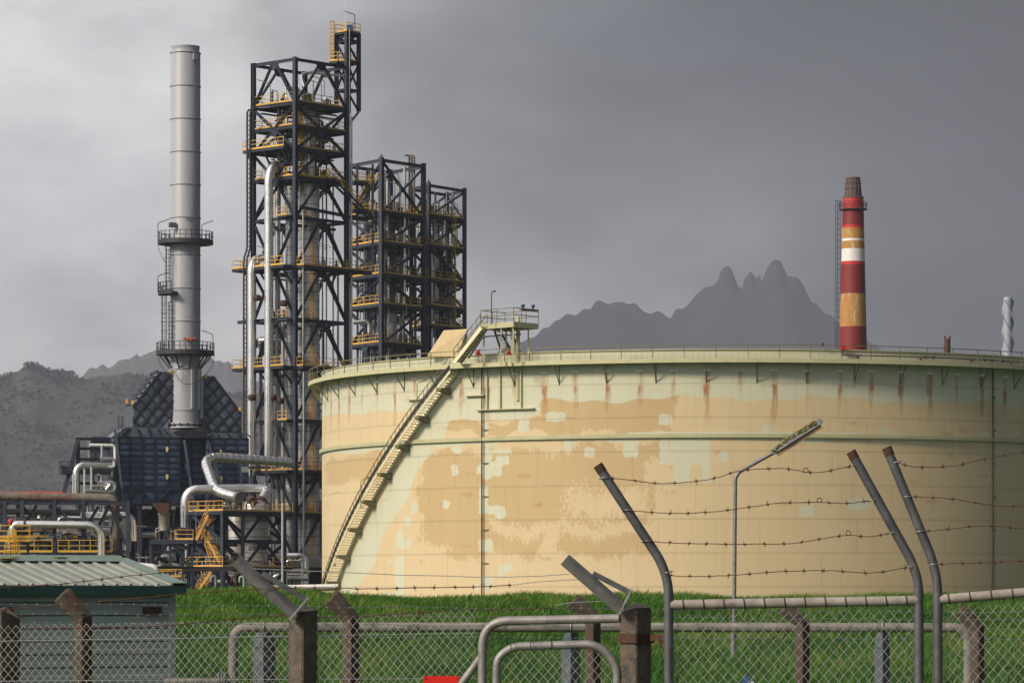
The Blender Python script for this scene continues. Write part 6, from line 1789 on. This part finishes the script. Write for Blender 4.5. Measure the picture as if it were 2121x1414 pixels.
leaf2 = [[(1858, 957), (1890, 966), (1930, 967), (1980, 964), (2040, 950), (2121, 935), (2200, 924)],
         [(1880, 1028), (1930, 1030), (1975, 1033), (2030, 1042), (2080, 1048), (2200, 1046)],
         [(1906, 1100), (1950, 1097), (2010, 1090), (2060, 1089), (2121, 1094), (2200, 1092)],
         [(1934, 1168), (1990, 1166), (2060, 1163), (2121, 1161), (2200, 1160)]]
gate_leaf('left leaf of the pipe gate with four barbed strands', [[(1385, 1770), (1385, 1212), (1371, 1165), (1239, 964)], [(1904, 1770), (1903, 1208), (1890, 1165), (1763, 936)]], ((1388, 1252), (1900, 1243)), leaf1, (1394, 1894), (1261, 1253), P(1385, 1780, 26.2), range(1416, 1890, 42))
gate_leaf('right leaf of the pipe gate, at the far right', [[(1943, 1770), (1942, 1205), (1930, 1155), (1837, 928)]], ((1946, 1241), (2230, 1218)), leaf2, (1953, 2220), (1250, 1230), P(1943, 1780, 26.2), range(1965, 2230, 44))
# coiled offcuts on the strands
# ------------------------------------------------------------------ rear fence with cranked posts
q0, q1 = P(172, 1240, 34.0), P(2025, 1240, 45.5)
def f2(px):
    k = (px - CX) / FPX
    t = (q0.x - k * q0.y) / (k * (q1.y - q0.y) - (q1.x - q0.x))
    return q0.lerp(q1, t).y
rfn = thing('boundary_fence', 'rear chain-link fence on cranked brown concrete posts before the grass bank', 'fence', P(1100, 1240, f2(1100)))
for px, pyb, tip, w in ((172, 1279, (127, 1230), 18.5), (727, 1281, (686, 1236), 17.5), (1228, 1276, (1186, 1244), 16), (1662, 1290, (1624, 1258), 14.5), (2025, 1300, (1988, 1262), 14)):
    d = f2(px); c = P(px, 1240, d); ww = w * d / FPX
    off = [V((-ww, 0, 0)), V((-.006, -ww, 0)), V((.006, -ww, 0)), V((ww, 0, 0)), V((0, ww, 0))]
    zb_ = ZL(pyb, d); av = P(tip[0], tip[1], d) - P(px, pyb, d)
    mb = MB(); n = 5
    rs = random.Random(px)
    rings = [[V((c.x, c.y, -.3)) + o_ for o_ in off], [V((c.x, c.y, zb_ - .04)) + o_ for o_ in off],
             [V((c.x, c.y, zb_)) + o_ + V((0, 0, o_.x * .30)) for o_ in off],
             [V((c.x, c.y, zb_)) + o_ * .92 + av * .93 + V((0, 0, o_.x * .75)) for o_ in off], [V((c.x, c.y, zb_)) + o_ * .7 + av + V((0, 0, o_.x * .7)) for o_ in off]]
    for rg in rings: mb.v += [tuple(p + V((rs.uniform(-.003, .003), rs.uniform(-.003, .003), rs.uniform(-.002, .002)))) for p in rg]
    for j in range(len(rings) - 1):
        for k in range(n): mb.f.append((j*n+k, j*n+(k+1) % n, (j+1)*n+(k+1) % n, (j+1)*n+k)); mb.sm.append(False)
    mb.f.append(tuple(range((len(rings)-1)*n, len(rings)*n))); mb.sm.append(False)
    mb.build('cranked_post', CONCB, rfn)
xs2 = [-100, 172, 727, 1228, 1662, 2025, 2200]
def s2(px, a, m_, b_): return np.interp(px, [0, 1000, 2121], [a, m_, b_])
for a, b_ in zip(xs2[:-1], xs2[1:]):
    chain_link(rfn, P(a, 1, f2(a)), P(b_, 1, f2(b_)), ZL(s2(a, 1314, 1318, 1322), f2(a)), ZL(s2(b_, 1314, 1318, 1322), f2(b_)), .1, .075, .09, .0009, MESHB)
for k, (a, m_, b_) in enumerate(((1250, 1259, 1268), (1270, 1276, 1284), (1289, 1295, 1302), (1316, 1319, 1322))):
    off = .10 - .03 * k
    barbed(rfn, [P(px, s2(px, a, m_, b_) + 1.5 * math.sin(px * .02 + k), f2(px) - .06) for px in np.linspace(-100, 2200, 24)], r=.0028, m=GWIRE, step=.15, bl=.022, seed=40 + k)

# ------------------------------------------------------------------ pipe behind the rear fence, its pedestals
pp = thing('service_pipe', 'grey service pipe crossing the bank foot on pedestals', 'pipe', P(1240, 1500, 50))
OPIPE = mat('mossy_grey_pipe', (0.10, 0.098, 0.092), (0.30, 0.285, 0.26), .75, scale=4, rust=(0.035, 0.034, 0.032), rust_amt=.42, rust_scale=3)
rP = 10 * 50 / FPX
MB().tube(fillet([P(483, 1600, 50), P(483, 1298, 50), P(2005, 1299, 50), P(2008, 1600, 50)], .22, 8), rP, n=18).build('pipe', OPIPE, pp)
MB().tube([P(340, 1411, 49.9), P(475, 1410, 50)], .05, n=14).build('branch', OPIPE, pp)
for px in (452, 458, 464):
    MB().tube([P(px, 1408, 49.95), P(px + 2.5, 1408, 49.95)], .115, n=16).build('flange', GALVD, pp)
PEDB = mat('slate_blue_pedestal', (0.045, 0.062, 0.088), (0.095, 0.115, 0.14), .6, scale=5, rust=(0.16, 0.155, 0.15), rust_amt=.40, rust_scale=4)
for px, w, lab in ((547, 25, 'widest blue-grey pedestal under the left end of the service pipe'), (1182, 20, 'blue-grey pedestal under the middle of the service pipe'), (1827, 17, 'slimmest blue-grey pedestal under the service pipe at right')):
    d = 50; ww = w * d / FPX; c = P(px, 1240, d)
    ped = thing('pipe_pedestal', lab, 'pipe support', (c.x, d, 0))
    def sqr(k, z): return [V((c.x - ww * k, d, z)), V((c.x + ww * .0, d - ww * k, z)), V((c.x + ww * k, d, z)), V((c.x, d + ww * k, z))]
    zc = ZL(1338, d); zt = ZL(1309, d)
    MB().hexa(sqr(.95, -.3), sqr(.95, zc - .015)).build('body', PEDB, ped)
    MB().hexa(sqr(1.12, zc - .012), sqr(1.12, zc + .012)).build('flange_plate', PEDB, ped)
    MB().hexa(sqr(.9, zc + .014), sqr(.72, zt)).build('cap', PEDB, ped)
    MB().tube([P(px, 1298, d) + V((0, (rP + .012) * math.cos(a), (rP + .012) * math.sin(a))) for a in np.linspace(-.5, math.pi + .5, 12)], .009, n=6).build('strap', GALV, ped)

# ------------------------------------------------------------------ street lamp on the bank, blue box
sl_ = thing('street_lamp', 'grey lamp post with a mossy slanted lamp head before the tank', 'street lamp', (P(1517, 1, 70).x, 70, float(ground_h(P(1517, 1, 70).x, 70))))
LD_ = 70.0
gzl = float(ground_h(P(1519, 1, LD_).x, LD_))
MB().tube(fillet([V((P(1519, 1, LD_).x, LD_, gzl - .3)), P(1521, 1240, LD_), P(1523, 981, LD_), P(1608, 934, LD_)], .16, 6), 4.0 * LD_ / FPX, n=14).build('pole', GALVD, sl_)
MB().tube([V((P(1519, 1, LD_).x, LD_, gzl - .3)), V((P(1519, 1, LD_).x, LD_, gzl + .55))], 5.6 * LD_ / FPX, n=14).build('pole_base', GALVD, sl_)
h0, h1 = P(1600, 938, LD_), P(1699, 876, LD_)
ax = (h1 - h0).normalized(); sd = V((0, -1, 0)); u = sd.cross(ax); u = u if u.z > 0 else -u
def lamp_sect(p, w, t0, t1): return [p - sd * w + u * t0, p + sd * w + u * t0, p + sd * w * .75 + u * t1, p - sd * w * .75 + u * t1]
MB().hexa(lamp_sect(h0, .10, -.02, .05), lamp_sect(h0.lerp(h1, .3), .13, -.02, .10)).hexa(lamp_sect(h0.lerp(h1, .301), .13, -.02, .10), lamp_sect(h1, .11, -.02, .085)).build('housing', GALVD, sl_)
LENS = mat('yellowed_lamp_bowl', (0.16, 0.095, 0.03), (0.30, 0.19, 0.065), .25)
MB().hexa(lamp_sect(h0.lerp(h1, .06), .085, -.11, -.022), lamp_sect(h0.lerp(h1, .98), .085, -.11, -.022)).build('lamp_bowl', LENS, sl_)
lc = MB(); rs = random.Random(5)
for i in range(330):
    t = rs.random() ** .9 * .93; k_ = rs.random(); q = h0.lerp(h1, t) + u * ((.05 + .05 * min(t / .3, 1)) * (1 - .75 * max(k_ - .55, 0) / .45)) + sd * (-.09 + .2 * min(k_ / .55, 1))
    s_ = rs.uniform(.012, .026); lc.lathe([(s_ * .4, -s_ * .5), (s_, 0), (s_ * .5, s_ * .6)], 5, q)
tag(lc.build('lichen_growth', LICH, sl_), kind='stuff')
MB().hexa(lamp_sect(h1, .10, -.03, .085), lamp_sect(h1 + ax * .06, .08, -.01, .06)).build('end_cap', GALV, sl_)
bx_ = thing('hydrant_box', 'small bright blue box low in the grass right of the lamp post', 'box', (P(1546, 1, 62).x, 62, float(ground_h(P(1546, 1, 62).x, 62))))
cb_ = P(1545, 1420, 62)
MB().box(cb_, .11, .1, .36).build('cabinet', BLUEP, bx_)
MB().box(cb_ + V((.1, -.02, .02)), .06, .06, .2).build('valve_body', BLUEP, bx_)
MB().box(cb_ + V((.105, -.055, .05)), .05, .012, .06).build('tag', WHITE, bx_)
# two trees on the skyline of the near hill
LEAFT = mat('far_tree_foliage', (0.015, 0.022, 0.008), (0.04, 0.05, 0.02), .95, scale=.3)
for px, py, hh, lab in ((15, 785, 14, 'lone dark tree on the left shoulder of the hill'), (65, 757, 9, 'low spreading tree crowning the hilltop')):
    b_ = P(px, py, 4690); tr_ = thing('hill_tree', lab, 'tree', b_)
    MB().tube([b_ - UP * 4, b_ + UP * hh * .6], [.9, .4], n=7).build('trunk', RUSTM, tr_)
    rs = random.Random(px); cr2 = MB()
    for i in range(420):
        v_ = V((rs.gauss(0, 1), rs.gauss(0, 1), rs.gauss(0, .7))); v_ = v_.normalized() * rs.random() ** .4
        q = b_ + UP * hh * .2 + V((v_.x * hh * (.75 if hh > 10 else 1.3), v_.y * hh * .75, v_.z * hh * .45))
        a = rs.uniform(.5, 1.1); d1_, d2_ = V((rs.uniform(-1, 1), rs.uniform(-1, 1), rs.uniform(-1, 1))), V((rs.uniform(-1, 1), rs.uniform(-1, 1), rs.uniform(-1, 1)))
        cr2.quad(q - d1_ * a, q + d2_ * a, q + d1_ * a, q - d2_ * a)
    tag(cr2.build('crown', LEAFT, tr_), kind='stuff')
